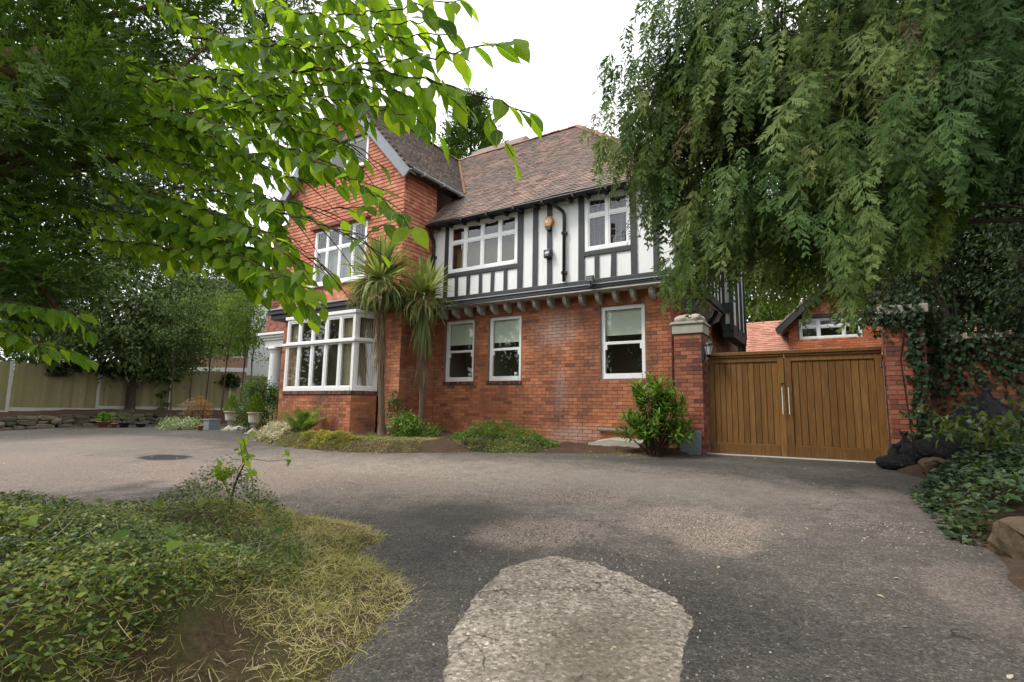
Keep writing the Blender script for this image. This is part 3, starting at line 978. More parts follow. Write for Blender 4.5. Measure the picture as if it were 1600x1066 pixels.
# jettied timber-framed upper floor
AW, BW = (-8.26, -6.20, 4.61, 5.87), (-4.50, -3.47, 4.63, 5.87)
mb = MB()
core(mb, FU, -8.80, -2.45, 3.75, 5.98, [AW, BW], .08)
core(mb, right(-2.45), 10.16, 18, 3.75, 5.98)
mb.add([(-8.8, 10.16, 3.75), (-2.45, 10.16, 3.75), (-2.45, 10.6, 3.75), (-8.8, 10.6, 3.75)], [(0, 1, 2, 3)])
mb.add([(-2.45, 10.16, 3.75), (-2.45, 18, 3.75), (-2.9, 18, 3.75), (-2.9, 10.16, 3.75)], [(0, 1, 2, 3)])
pl = mb.build('rendered_wall', PLASTER, house)
def timber(fr, u, w, z0, z1, proud=.028, du=0):
    mb = MB()
    j = rng.normal(0, .006, 4)
    P = [fr.p(u - w / 2 + j[0], -.02, z0), fr.p(u + w / 2 + j[1], -.02, z0), fr.p(u + w / 2 + j[2], -.02, z1), fr.p(u - w / 2 + j[3], -.02, z1)]
    mb.prism(P, fr.N * 0, fr.N * (proud + .02))
    return mb.build('timber', BLACK, house, .006)
for x, w_ in ((-8.33, .10), (-6.13, .13), (-5.73, .12), (-5.36, .105), (-4.58, .12), (-3.41, .12), (-2.52, .14)):
    timber(FU, x, w_, 4.0, 5.90)
timber(FU, -2.95, .11, 4.0, 5.90)
for x in (-7.98, -7.62, -7.25, -6.90, -6.53): timber(FU, x, .085, 4.0, 4.50, .025)
for x in (-4.23, -3.85): timber(FU, x, .09, 4.0, 4.52, .025)
def beam(fr, u0, u1, z0, z1, n0, n1, name='timber', mat=BLACK):
    mb = MB(); fr.box(mb, u0, u1, n0, n1, z0, z1)
    return mb.build(name, mat, house, .008)
beam(FU, -8.28, -6.195, 4.50, 4.605, -.02, .032)
beam(FU, -4.52, -3.47, 4.52, 4.625, -.02, .032)
beam(FU, -8.80, -2.42, 3.885, 4.0, -.02, .04)
beam(FU, -8.82, -2.40, 3.86, 3.885, -.02, .10, 'lead_flashing', LEAD)
beam(FU, -8.80, -2.40, 3.765, 3.86, -.30, .075, 'black_fascia')
beam(FU, -8.80, -2.45, 5.885, 5.96, -.02, .03)
beam(FU, -8.84, -2.36, 3.735, 3.765, -.25, .095, 'drip_moulding', CORBEL)
w = window(FU, *AW, [.25, .5, .75], [5.40], house, n=.015, fw=.075, bar=.06, sash=.03)
hang(FU, -8.18, -6.3, -.22, 4.65, 5.3, 'blind', OLIVEBLIND, w, .004, 4)
w = window(FU, *BW, [.5], [5.42], house, n=.015, fw=.075, bar=.06, sash=.03, leads=lambda c, e: True)
Rs = right(-2.45)
for y in np.arange(10.9, 14.4, .42): timber(Rs, y, .1, 4.0, 5.9)
beam(Rs, 10.05, 14.3, 3.885, 4.0, -.02, .04); beam(Rs, 10.05, 14.3, 3.765, 3.86, -.25, .075, 'black_fascia'); beam(Rs, 10.16, 14.3, 4.5, 4.6, -.02, .03)
# corbels
def corbel(fr, u):
    mb = MB()
    prof = [(.0, 3.74), (.27, 3.74), (.275, 3.68), (.25, 3.66), (.235, 3.60), (.19, 3.555), (.12, 3.535), (.06, 3.51), (.0, 3.50)]
    P = [fr.p(u - .042, n_, z_) for n_, z_ in prof]
    mb.prism(P, fr.U * 0, fr.U * .084)
    mb.build('corbel', CORBEL, house, .008)
for x in [-8.5, -8.11] + [-7.72 + .3845 * k for k in range(13)]: corbel(FA, x)
for y in np.arange(10.9, 14.2, .4): corbel(FRs, y)
# side bay on black timber posts
t = MB(); t.box((-2.345, 15.4, 3.35), (.135, 1.1, .17)); t.box((-2.345, 15.4, 5.9), (.135, 1.1, .1))
for x, y in ((-2.44, 14.32), (-2.24, 14.32), (-2.24, 15.1), (-2.24, 15.8), (-2.24, 16.48)): t.box((x, y, 4.6), (.045, .05, 1.25))
t.box((-2.26, 16.3, 2.0), (.05, .07, 1.3)); t.box((-2.34, 14.32, 3.95), (.12, .035, .13)); t.box((-2.36, 15.4, 2.75), (.12, 1.0, .05)); t.box((-2.36, 15.4, 2.35), (.12, 1.0, .05))
t.build('side_bay_frame', BLACK, house)
t = MB(); t.box((-2.36, 15.4, 4.6), (.11, 1.07, 1.2)); t.build('side_bay_panel', PLASTER, house)
t = MB(); t.box((-2.43, 16.9, 2.2), (.05, .2, 1.7)); t.build('side_bay_brace', FENCEWOOD, house)

# left wing with tile-hung wall and white porch
FP = front(10.75)
mb = MB(); core(mb, FP, -16.65, -13.4, 3.55, 7.2); core(mb, front(11.9), -16.4, -13.4, .3, 3.7)
lw = mb.build('wing_wall', TILE_D, house)
lay_field('wing_tile', lay_tiles(FP, -16.65, -13.45, 3.72, 7.2, flare=lambda z: .10 * max(0., (4.3 - z) / .6) ** 2), TLT, (1, .1, .036), TILE_D, lw)
t = MB()
for z0, z1, pr in ((3.18, 3.42, .0), (3.42, 3.50, .06), (3.50, 3.58, .12), (3.58, 3.66, .19)): FP.box(t, -16.55 - pr, -13.5, -.4, .1 + pr, z0, z1)
for k in range(22): FP.box(t, -16.5 + k * .13, -16.43 + k * .13, .1, .15, 3.43, 3.485)
t.build('porch_entablature', WHITE, house, .006)
t = MB(); t.lathe([(.27, 0), (.27, .1), (.23, .14), (.22, .2), (.205, 1.4), (.185, 2.5), (.19, 2.54), (.215, 2.58), (.215, 2.64), (.26, 2.66), (.26, 2.72), (0, 2.72)], (-16.2, 10.85, .46), 24)
t.build('porch_column', WHITE, house)
t = MB(); t.lathe([(.0, 0), (.045, 0), (.045, 6.0), (0, 6.0)], (-13.52, 9.42, 3.9), 12)
for z in (4.0, 5.2, 6.4): t.box((-13.52, 9.42, z), (.06, .06, .03))
t.build('white_downpipe', WHITE, house)

# ------------------------------------------------------------------ roofs
def roof(poly, mat, name, tiles=True, gauge=.1, wt=.165, parent=None, sheetmat=None):
    P = [vec(*p) for p in poly]
    nrm = np.zeros(3)
    for i in range(len(P)): nrm += np.cross(P[i] - P[0], P[(i + 1) % len(P)] - P[0])
    nrm /= np.linalg.norm(nrm)
    if nrm[2] < 0: nrm = -nrm
    U = np.cross(vec(0, 0, 1), nrm); U /= np.linalg.norm(U)
    S = np.cross(nrm, U)                                       # up the slope
    if S[2] < 0: S = -S
    mb = MB(); mb.prism(P, nrm * 0, nrm * -.06)
    ro = mb.build('roof', sheetmat or mat, parent or house) if name is None else mb.build(name, sheetmat or mat, parent or house)
    if tiles:
        O = P[0]
        q = np.array([[(p - O) @ U, (p - O) @ S] for p in P])
        M = np.stack([U, S, nrm], 1)
        out = []
        s = q[:, 1].min() - .02
        k = 0
        while s < q[:, 1].max():
            us = np.arange(q[:, 0].min() - (wt / 2 if k % 2 else 0), q[:, 0].max() + wt, wt)
            ok = sdist(q, us, np.full(us.shape, s + .05)) > -.05
            sag = .012 * np.sin(us * 1.7 + 1) + .01 * np.sin(us * .6 + s)
            for u, sg in zip(us[ok], sag[ok]):
                out.append((O + U * u + S * (s + rng.normal(0, .003)) + nrm * (.012 + abs(sg) + max(-.004, rng.normal(0, .002))), M, wt - .004))
            s += gauge; k += 1
        lay_field('roof_tile', out, TLT, (1, gauge, .034), mat, ro)
    return ro
ZE, ZR = 5.92, 9.97
roof([(-8.8, 9.9, ZE), (-2.33, 9.9, ZE), (-6.43, 14, ZR), (-11.08, 14, ZR), (-8.5, 11.05, 7.06), (-8.8, 11.05, 7.06)], ROOFT, 'main_roof')
roof([(-2.33, 9.9, ZE), (-2.33, 18.1, ZE), (-6.43, 14, ZR)], ROOFT, 'hip_roof', gauge=.12, wt=.2)
roof([(-8.5, 8.80, 7.0), (-8.5, 11.05, 7.06), (-11.08, 14, 9.93), (-11.08, 8.80, 9.93)], ROOFT2, 'gable_roof')
roof([(-13.66, 8.8, 7.0), (-13.66, 18, 7.0), (-11.08, 18, 9.93), (-11.08, 8.8, 9.93)], ROOFT2, 'gable_roof', False)
roof([(-2.33, 18.1, ZE), (-11.0, 18.1, ZE), (-11.08, 14, ZR), (-6.43, 14, ZR)], ROOFT, 'rear_roof', False)
roof([(-16.85, 10.5, 7.1), (-13.3, 10.5, 7.1), (-13.3, 13, 9.3), (-16.0, 13, 9.3)], ROOFT2, 'wing_roof', True)
pk_ = aty = None
b0 = at(822, 212, 19.5)
roof([(b0[0] - 3, b0[1] - 2.4, b0[2] - 2.4), (b0[0] + .4, b0[1] - 2.4, b0[2] - 2.4), (b0[0], b0[1], b0[2]), (b0[0] - 2.2, b0[1], b0[2])], ROOFT, 'rear_roof', False)
roof([(b0[0] + .4, b0[1] - 2.4, b0[2] - 2.4), (b0[0] + 2.6, b0[1] + 2.2, b0[2] - 2.4), (b0[0], b0[1], b0[2])], ROOFT, 'rear_roof', False)
RIDGE = m_brick('clay_ridge_tile', [(0, (.20, .12, .085)), (.5, (.28, .165, .11)), (1, (.34, .22, .15))], .45)
def ridge(a, b, r=.105, L=.3, rise=.0):
    a, b = vec(*a), vec(*b)
    n = max(1, int(np.linalg.norm(b - a) / L))
    d = (b - a) / n
    for i in range(n):
        mb = MB()
        e = d * (i + .02); f = d * (i + .99)
        s = np.cross(d, [0, 0, 1]); s /= np.linalg.norm(s)
        up = np.cross(s, d); up /= np.linalg.norm(up)
        vs = []
        j = rng.normal(0, .006)
        for q, rr in ((a + e, r), (a + f, r * .95)):
            for k in range(7):
                t = PI * k / 6
                vs.append(q + s * math.cos(t) * rr + up * (math.sin(t) * rr * .75 - .02 + j))
        mb.add(vs, [(k, k + 1, k + 8, k + 7) for k in range(6)] + [tuple(range(7)), tuple(range(13, 6, -1))])
        mb.build('ridge_tile', RIDGE, house)
ridge((-11.08, 8.8, 9.95), (-11.08, 14, 9.96))
ridge((-11.08, 14, 9.99), (-6.43, 14, 9.99))
ridge((-6.43, 14, 10.0), (-2.33, 9.9, 5.96))
# valley lining, verge, bargeboards, gutters, downpipes
t = MB(); t.tube([(-11.05, 13.97, 9.97), (-8.47, 11.02, 7.10)], .05, 6); t.tube([(-8.79, 11.05, 7.11), (-8.79, 9.9, 5.97)], .03, 6)
t.build('valley_lead', RIDGE, house)
for sx in (-1, 1):
    e = vec(APX + sx * 2.58, 8.80, 7.0)
    a = vec(APX, 8.80, 9.93)
    d = (a - e) / np.linalg.norm(a - e)
    q = vec(-d[2], 0, d[0]) * (1 if d[0] > 0 else -1)
    q = q if q[2] < 0 else -q
    e = e - d * .12
    mb = MB(); mb.prism([e + q * .02, a + q * .02, a + q * .30, e + q * .26], vec(0, -.03, 0), vec(0, .02, 0))
    mb.build('bargeboard', BARGE, house, .006)
    mb = MB(); mb.prism([e + q * .06, a + q * .06, a + q * .09, e + q * .09], vec(0, .02, 0), vec(0, .26, 0))
    mb.build('verge_soffit', BARGE, house)
def gutter(pts, name='gutter', r=.055, mat=PIPE):
    mb = MB()
    pts = [vec(*p) for p in pts]
    d = pts[-1] - pts[0]; d /= np.linalg.norm(d)
    s = np.cross(d, [0, 0, 1]); s /= np.linalg.norm(s)
    vs = []
    for p in pts:
        for k in range(9):
            t = PI + PI * k / 8
            vs.append(p + s * math.cos(t) * r + vec(0, 0, math.sin(t) * r))
        for k in range(9):
            t = 2 * PI - PI * k / 8
            vs.append(p + s * math.cos(t) * r * .85 + vec(0, 0, math.sin(t) * r * .85))
    n = 18
    mb.add(vs, [(i * n + k, i * n + (k + 1) % n, (i + 1) * n + (k + 1) % n, (i + 1) * n + k) for i in range(len(pts) - 1) for k in range(n)], True)
    L = np.linalg.norm(pts[-1] - pts[0])
    for q in np.arange(.4, L, .75): mb.box(pts[0] + d * q + vec(0, 0, -.03), (.022, .065, .045) if abs(d[0]) > .5 else (.065, .022, .045))
    return mb.build(name, mat, house)
gutter([(-8.78, 9.84, 5.87), (-5, 9.84, 5.87), (-2.3, 9.84, 5.87)])
gutter([(-2.27, 9.9, 5.87), (-2.27, 18, 5.87)])
gutter([(-8.42, 8.84, 6.96), (-8.42, 11.0, 7.0)], 'gable_gutter', .055, LEAD)
t = MB(); t.box((-5.6, 10.03, 5.90), (3.2, .13, .014)); t.box((-8.64, 10.0, 6.99), (.14, 1.1, .012)); t.build('soffit_board', BLACK, house)
for x in np.arange(-8.6, -2.5, .42):
    mb = MB(); mb.box((x, 10.0, 5.845), (.035, .15, .04)); mb.build('rafter_end', BLACK, house)
def pipe(pts, r=.038, name='downpipe'):
    mb = MB(); mb.tube(pts, r, 10)
    p = vec(*pts[-1]); q = vec(*pts[-2])
    for k in np.arange(.2, abs(q[2] - p[2]), .9): mb.box((p[0], p[1] + .02, p[2] + k), (r * 1.5, r * 1.2, .03))
    return mb.build(name, PIPE, house)
pipe([(-5.15, 9.85, 5.84), (-5.13, 9.87, 5.74), (-5.0, 10.08, 5.62), (-4.98, 10.10, 5.54), (-4.98, 10.10, 4.02)])
pipe([(-8.68, 9.86, 5.83), (-8.70, 9.95, 5.66), (-8.72, 10.08, 5.55), (-8.72, 10.10, 5.4), (-8.72, 10.10, 4.0)])
pipe([(-2.45, 13.4, 3.72), (-2.55, 13.4, 3.5), (-2.66, 13.35, 3.3), (-2.68, 13.35, 3.0), (-2.68, 13.35, .6)], .06)
t = MB(); t.tube([(-8.8, 10.0, 3.72), (-2.3, 10.0, 3.80)], .012, 6); t.build('cable', PIPE, house)

# things fixed to the front
ORANGE = m_plain('orange_alarm_cover', (.62, .27, .05), (.55, .23, .04), 6, .4, .05)
al = thing('burglar_alarm', 'orange hexagonal alarm box with pale label high on the timbered wall', 'alarm box', (-5.36, 10.12, 5.25))
c = vec(-5.36, 10.125, 5.44)
hexp = [c + vec(.125 * math.cos(k * PI / 3), 0, .145 * math.sin(k * PI / 3)) for k in range(6)]
mb = MB(); mb.prism(hexp, vec(0, 0, 0), vec(0, -.045, 0))
hx2 = [c + (p - c) * .82 + vec(0, -.075, 0) for p in hexp]
mb.add([p + vec(0, -.045, 0) for p in hexp] + hx2, [(k, (k + 1) % 6, 6 + (k + 1) % 6, 6 + k) for k in range(6)] + [tuple(range(6, 12))])
mb.build('cover', ORANGE, al)
mb = MB(); mb.box(c + vec(-.005, -.078, .01), (.058, .003, .036), np.array([[.97, 0, -.17], [0, 1, 0], [.17, 0, .97]])); lbl = mb.build('label_plate', WHITE, al)
mb = MB(); mb.box(c + vec(.018, -.083, .014), (.020, .002, .018)); mb.build('blue_mark', m_plain('blue_print', (.07, .22, .55), (.06, .18, .45), 5, .5, 0), al)
mb = MB(); mb.prism([c + vec(-.085, -.002, -.10), c + vec(.085, -.002, -.10), c + vec(.045, -.002, -.19), c + vec(-.045, -.002, -.19)], vec(0, 0, 0), vec(0, -.078, 0)); mb.build('lower_lens', SLATEPOT, al)
sr = thing('siren_box', 'small square black box with round grey face below the orange alarm', 'siren', (-5.37, 10.12, 4.6))
mb = MB(); mb.box((-5.37, 10.09, 4.70), (.095, .045, .095)); mb.build('case', PIPE, sr, .012)
MY = np.array([[1, 0, 0], [0, 0, -1], [0, 1, 0]], float)
mb = MB(); mb.lathe([(.075, 0), (.08, .012), (.07, .02), (.066, .012)], (-5.37, 10.045, 4.70), 20, MY); mb.build('ring', SLATEPOT, sr)
mb = MB(); mb.lathe([(.066, 0.008), (.04, .02), (.0, .024)], (-5.37, 10.045, 4.70), 20, MY); mb.build('face', LEAD, sr)
mb = MB(); mb.box((-5.37, 10.017, 4.70), (.045, .004, .014)); mb.build('label_plate', WHITE, sr)
fl_ = thing('floodlight', 'small square grey floodlight above the brackets near the upstairs right window', 'floodlight', (-4.30, 10.05, 3.8))
tl = np.array([[1, 0, 0], [0, .94, -.34], [0, .34, .94]])
mb = MB(); mb.box((-4.30, 9.96, 3.97), (.085, .03, .065), tl); mb.box((-4.30, 9.975, 3.99), (.06, .045, .05), tl); mb.build('housing', SLATEPOT, fl_, .006)
mb = MB(); mb.box((-4.30, 9.928, 3.96), (.07, .004, .05), tl); mb.build('lens', LEAD, fl_)
mb = MB(); mb.tube([(-4.30, 10.06, 3.86), (-4.30, 9.98, 3.84), (-4.30, 9.98, 3.92)], .016, 6); mb.lathe([(0, -.05), (.04, -.03), (.045, .0), (.0, .02)], (-4.30, 9.97, 3.82), 10); mb.build('sensor_bracket', SLATEPOT, fl_)
# ------------------------------------------------------------------ gate, pillars, garden walls
GY = 10.32
GZ0, GZ1 = .50, 2.33
def gate_leaf(x0, x1, label, handle_x):
    g_ = thing('gate_leaf', label, 'gate', ((x0 + x1) / 2, GY, GZ0), 'wooden driveway gates')
    f = front(GY)
    def piece(nm, u0, u1, n0, n1, z0, z1, b=.006, mat=GATEWOOD):
        mb = MB(); f.box(mb, u0, u1, n0, n1, z0, z1)
        return mb.build(nm, mat, g_, b)
    piece('stile', x0, x0 + .10, -.03, .03, GZ0, GZ1 - .06)
    piece('stile', x1 - .10, x1, -.03, .03, GZ0, GZ1 - .06)
    piece('bottom_rail', x0 + .10, x1 - .10, -.025, .027, GZ0, GZ0 + .19)
    piece('top_rail', x0 + .10, x1 - .10, -.025, .027, GZ1 - .19, GZ1 - .06)
    piece('capping', x0 - .005, x1 + .005, -.06, .07, GZ1 - .06, GZ1)
    piece('capping_mould', x0, x1, .03, .05, GZ1 - .10, GZ1 - .062)
    n = 11
    w = (x1 - x0 - .2) / n
    for k in range(n):
        a = x0 + .1 + k * w
        piece('board', a + .004, a + w - .004, -.02, .008 + rng.normal(0, .001), GZ0 + .19, GZ1 - .19, .004)
    piece('backing_board', x0 + .1, x1 - .1, -.03, -.022, GZ0 + .15, GZ1 - .15, 0)
    mb = MB()
    hx = handle_x
    mb.tube([f.p(hx, .09, 1.22), f.p(hx, .09, 1.68)], .010, 10)
    for z in (1.28, 1.62): mb.tube([f.p(hx, .03, z), f.p(hx, .09, z)], .008, 8)
    mb.build('pull_handle', STEEL, g_)
    if handle_x < -.8:
        mb = MB(); f.box(mb, hx - .03, hx + .03, .03, .05, 1.76, 1.80); mb.build('latch', BRASS, g_)
    for z in (.62, 2.05):
        mb = MB(); mb.tube([f.p(x0 + .02 if handle_x > (x0 + x1) / 2 else x1 - .02, .035, z - .05), f.p(x0 + .02 if handle_x > (x0 + x1) / 2 else x1 - .02, .035, z + .05)], .014, 8); mb.build('hinge', SLATEPOT, g_)
    return g_
XM = -.79
gate_leaf(-2.06, XM - .006, 'left leaf of the brown boarded timber driveway gate, beside the lantern pillar', XM - .045)
gate_leaf(XM + .006, .62, 'right leaf of the brown boarded timber driveway gate, beside the ivy-clad pillar', XM + .055)
t = MB(); t.box((-.73, 10.30, .472), (1.42, .09, .022)); tag(t.build('gate_threshold', CONC, None, .01), 'pale concrete strip on the ground under the timber gates', 'threshold')

def pillar(x0, x1, y0, y1, zb, zt, label, mat, cap=True):
    p_ = thing('gate_pillar', label, 'pillar', ((x0 + x1) / 2, (y0 + y1) / 2, zb), 'brick gate pillars')
    mb = MB(); mb.box(((x0 + x1) / 2, (y0 + y1) / 2, (zb + zt) / 2), ((x1 - x0) / 2, (y1 - y0) / 2, (zt - zb) / 2))
    c_ = mb.build('core', MORTAR, p_)
    it = lay_bricks(front(y0), x0, x1, zb, zt) + lay_bricks(right(x1), y0, y1, zb, zt) + lay_bricks(Fr((x0, 0, 0), (0, -1, 0), (-1, 0, 0)), -y1, -y0, zb, zt)
    lay_field('brick', it, BRT, (1, 1, 1), mat, c_, min(150, len(it)))
    return p_
p1_ = pillar(-2.62, -2.12, 10.08, 10.58, .42, 2.70, 'brick gate pillar with carved pale stone cap and wall lantern, next to the house corner', BRICK_WALL)
t = MB(); t.box((-2.37, 10.33, 2.79), (.285, .285, .09)); t.box((-2.37, 10.33, 2.715), (.265, .265, .018)); t.box((-2.37, 10.33, 2.90), (.31, .31, .02)); t.box((-2.37, 10.33, 2.928), (.29, .29, .010))
t.build('cap_slab', STONE, p1_, .012)
t = MB()                                                        # carved cushion of swags on the cap
N1, N2 = 40, 12
vs = []
for i in range(N2 + 1):
    q = i / N2
    for k in range(N1):
        th_ = 2 * PI * k / N1
        cx, sx = math.cos(th_), math.sin(th_)
        sq = 1 / max(abs(cx), abs(sx)) ** .75
        r = (.25 * math.sin(PI * (.38 + .62 * q)) ** .6 if q < .999 else .001) * sq * (1 + .09 * abs(math.sin(3 * th_ * 2 / 1)) * math.sin(PI * min(1, q * 1.3)))
        vs.append((-2.37 + r * cx, 10.33 + r * sx, 2.935 + .16 * math.sin(q * PI / 2) + .02 * math.sin(6 * th_) * (1 - q)))
t.add(vs, [(i * N1 + k, i * N1 + (k + 1) % N1, (i + 1) * N1 + (k + 1) % N1, (i + 1) * N1 + k) for i in range(N2) for k in range(N1)], True)
t.build('carved_cushion', STONE, p1_)
t = MB(); t.lathe([(.0, 0), (.1, 0), (.11, .04), (.07, .08), (.08, .22), (.11, .26), (.10, .28), (0, .28)], (-2.37, 10.33, 3.16), 14); t.build('finial_pot', SLATEPOT, p1_)
p2_ = pillar(.66, 1.16, 10.08, 10.58, .42, 2.80, 'shaded brick gate pillar with flat stone cap, hung with ivy', BRICK_WALL)
t = MB(); t.box((.91, 10.33, 2.87), (.32, .32, .07)); t.box((.91, 10.33, 2.95), (.28, .28, .02)); t.build('cap_slab', STONE, p2_, .012)
gwal = thing('garden_wall', 'ivy-covered red brick garden wall in shade right of the gates', 'wall', (3, 10.4, .4))
mb = MB(); mb.box((3.6, 10.42, 1.35), (2.42, .10, 1.05)); gc = mb.build('core', MORTAR, gwal)
lay_field('brick', lay_bricks(front(10.32), 1.18, 6.0, .42, 2.40), BRT, (1, 1, 1), BRICK_WALL, gc, 300)
mb = MB(); mb.box((3.6, 10.42, 2.43), (2.42, .16, .035)); mb.build('coping', STONE, gwal)

# lantern on the pillar
la = thing('wall_lantern', 'small black lantern with glass sides on the left gate pillar', 'lantern', (-2.06, 10.15, 2.3))
c = vec(-1.99, 10.06, 2.28)
mb = MB(); mb.box((-2.10, 10.13, 2.30), (.02, .06, .12)); mb.build('back_plate', PIPE, la)
mb = MB(); mb.tube([(-2.10, 10.12, 2.24), (-2.04, 10.09, 2.16), c + vec(0, 0, -.05)], .013, 8); mb.build('arm', PIPE, la)
mb = MB(); mb.lathe([(.0, -.05), (.03, -.04), (.045, 0), (.05, .0)], c, 6); mb.lathe([(.095, .17), (.10, .18), (.06, .23), (.02, .26), (.015, .29), (0, .295)], c, 6); mb.build('lantern_cap', PIPE, la)
mb = MB()
for k in range(6):
    t_ = 2 * PI * k / 6
    mb.tube([c + vec(.045 * math.cos(t_), .045 * math.sin(t_), 0), c + vec(.085 * math.cos(t_), .085 * math.sin(t_), .175)], .006, 5)
mb.build('cage', PIPE, la)
mb = MB(); mb.lathe([(.042, 0), (.08, .172)], c, 6); mb.build('glass', m_plain('lantern_glass', (.55, .55, .52), (.45, .45, .42), 8, .2, 0), la)
# grey board leaning by the pillar
t = MB(); t.prism([(-2.50, 9.86, .44), (-2.16, 9.92, .44), (-2.16, 9.99, .90), (-2.50, 9.93, .90)], vec(0, 0, 0), vec(.004, .03, 0))
tag(t.build('leaning_board', m_plain('grey_board', (.17, .19, .19), (.12, .14, .14), 5, .7, .2), None, .003), 'grey square board leaning against the brick pillar beside the laurel', 'board')

# ------------------------------------------------------------------ fence on the left
FX = -26.35
PY = [1.25, 4.04, 6.83, 9.62, 12.41, 15.20, 17.99]
fence = thing('board_fence', 'green-tinged closeboard fence with concrete posts above the stone edging', 'fence', (FX, 9., .8))
names = ['far left concrete post of the board fence, at the picture edge', 'concrete fence post just outside the left picture edge', 'leftmost concrete fence post in view, leaning slightly', 'second concrete fence post from the left, above the terracotta pot', 'third concrete fence post from the left, with a weed in front', 'fourth concrete fence post from the left, capped with ivy', 'hidden end post of the board fence behind the euonymus']
for i, y in enumerate(PY):
    if i == 0: continue
    mb = MB()
    zb = float(h_bank(FX, y)) - .1
    top = 2.78 - .02 * i
    mb.prism([(FX - .06, y - .055, zb), (FX + .05, y - .055, zb), (FX + .05, y + .055, zb), (FX - .06, y + .055, zb)], vec(0, 0, 0), vec(rng.normal(0, .01), rng.normal(0, .01), top - zb))
    mb.build('fence_post', CONC, fence, .012)
pn = ['', 'fence panel of green-tinged boards cut by the left picture edge', 'wide fence panel between the two leftmost concrete posts', 'fence panel behind the row of plant pots', 'fence panel with a climbing weed at its post', 'last fence panel, running behind the euonymus shrub']
bm_ = mesh_np('board', np.array([(x, y, z) for x in (0, .022) for y in (-.052, .052) for z in (0, 1)], float) + np.array([(0, 0, 0)] * 4 + [(-.012, 0, 0), (-.012, 0, 0), (0, 0, 0), (0, 0, 0)]),
              np.array([(0, 1, 3, 2), (4, 6, 7, 5), (0, 4, 5, 1), (2, 3, 7, 6), (1, 5, 7, 3)]))
bm_.materials.append(FENCEWOOD)
for i in range(1, 6):
    y0, y1 = PY[i] + .06, PY[i + 1] - .06
    zb = float(h_bank(FX, (y0 + y1) / 2)) - .02
    zt = 2.72 - .02 * i
    mb = MB()
    for z in (zb + .45, zb + 1.4): mb.box((FX - .05, (y0 + y1) / 2, z), (.03, (y1 - y0) / 2, .04))
    mb.box((FX - .004, (y0 + y1) / 2, zb + 1.0), (.003, (y1 - y0) / 2, zt - zb - 1.0 - .03 if False else .85))
    pa = mb.build('fence_panel', FENCEWOOD, fence)
    n = 27
    for k in range(n):
        o = bpy.data.objects.new('board', bm_)
        link(o, pa)
        o.matrix_basis = Matrix.Translation((FX + rng.normal(0, .002), y0 + (y1 - y0) * (k + .5) / n, zb + .14)) @ Matrix.Diagonal((1, 1, zt - zb - .14 + rng.normal(0, .006), 1))
    mb = MB(); mb.box((FX, (y0 + y1) / 2, zb + .07), (.022, (y1 - y0) / 2, .07)); mb.build('gravel_board', CONC, pa)

# dry-stone edging below the fence
def rock_mesh(name, seed, flat=.6, ang=.16, mat=None):
    r = np.random.default_rng(seed)
    n = 5 if flat > .3 and ang > .11 else 3
    vs, idx, fs = [], {}, []
    def vid(p):
        k = tuple(np.round(p, 4))
        if k not in idx:
            idx[k] = len(vs); vs.append(np.array(p, float))
        return idx[k]
    L = np.linspace(-1, 1, n)
    for ax in range(3):
        for sg in (-1, 1):
            for i in range(n - 1):
                for j in range(n - 1):
                    q = []
                    for a, b in ((i, j), (i + 1, j), (i + 1, j + 1), (i, j + 1)):
                        p = [0, 0, 0]; p[ax] = sg; p[(ax + 1) % 3] = L[a]; p[(ax + 2) % 3] = L[b]
                        q.append(vid(p))
                    fs.append(q)
    V = np.array(vs)
    V = V / np.linalg.norm(V, axis=1, keepdims=True) ** .62
    q = r.normal(size=(3, 6)); ph = r.uniform(0, 6.28, (3, 6))
    V = V + ang * np.stack([np.sin(1.6 * V @ q[:, :3] + ph[a, :3]).sum(1) * .55 for a in range(3)], 1) + r.normal(0, ang * .35, V.shape)
    V *= np.array([1, .75, flat]) * .5
    me = mesh_np(name, V, np.array(fs))
    me.materials.append(mat)
    return me
def m_rock(name, a, b, c):
    g = G(name)
    col = g.mix(g.noise(4, 6, .65), a, b)
    col = g.mix(g.val(g.noise(2.6, 5), .5, .66, 0, .8), col, c)
    r = g.n('ShaderNodeObjectInfo').outputs['Random']
    col = g.mix(1., col, g.ramp(r, [(0, (.6, .6, .62)), (1, (1.25, 1.22, 1.15))]), 'MULTIPLY')
    g.bump(g.noise(22, 5, .7), .8, .02)
    return g.done(col, .95, .2)
ROCK = m_rock('mossy_stone', (.075, .062, .045), (.15, .125, .095), (.06, .07, .022))
SAND = m_rock('brown_sandstone', (.075, .052, .034), (.14, .10, .066), (.055, .045, .028))
RM = [rock_mesh('stone', s, .55, .11, ROCK) for s in range(6)]
sw = thing('stone_edging_wall', 'low mossy dry-stone wall holding the bank under the fence', 'stone wall', (-25.1, 8, .2))
y = 2.2
for c_ in range(3):
    y = 2.0 + c_ * .13
    while y < 13.6:
        L = rng.uniform(.28, .62)
        H = rng.uniform(.16, .24)
        o = bpy.data.objects.new('stone', RM[rng.integers(0, 6)])
        link(o, sw)
        x = -25.05 + (0 if y < 8 else -.04 * (y - 8)) - c_ * .10 + rng.normal(0, .03)
        o.matrix_basis = Matrix.Translation((x, y + L / 2, float(gz(x, y)) + .07 + c_ * .155 + rng.normal(0, .02))) @ Matrix.Rotation(PI / 2 + rng.normal(0, .12), 4, 'Z') @ Matrix.Rotation(rng.normal(0, .12), 4, 'Y') @ Matrix.Diagonal((L * 1.08, rng.uniform(.35, .5), H * 1.9, 1))
        y += L * rng.uniform(.92, 1.1)

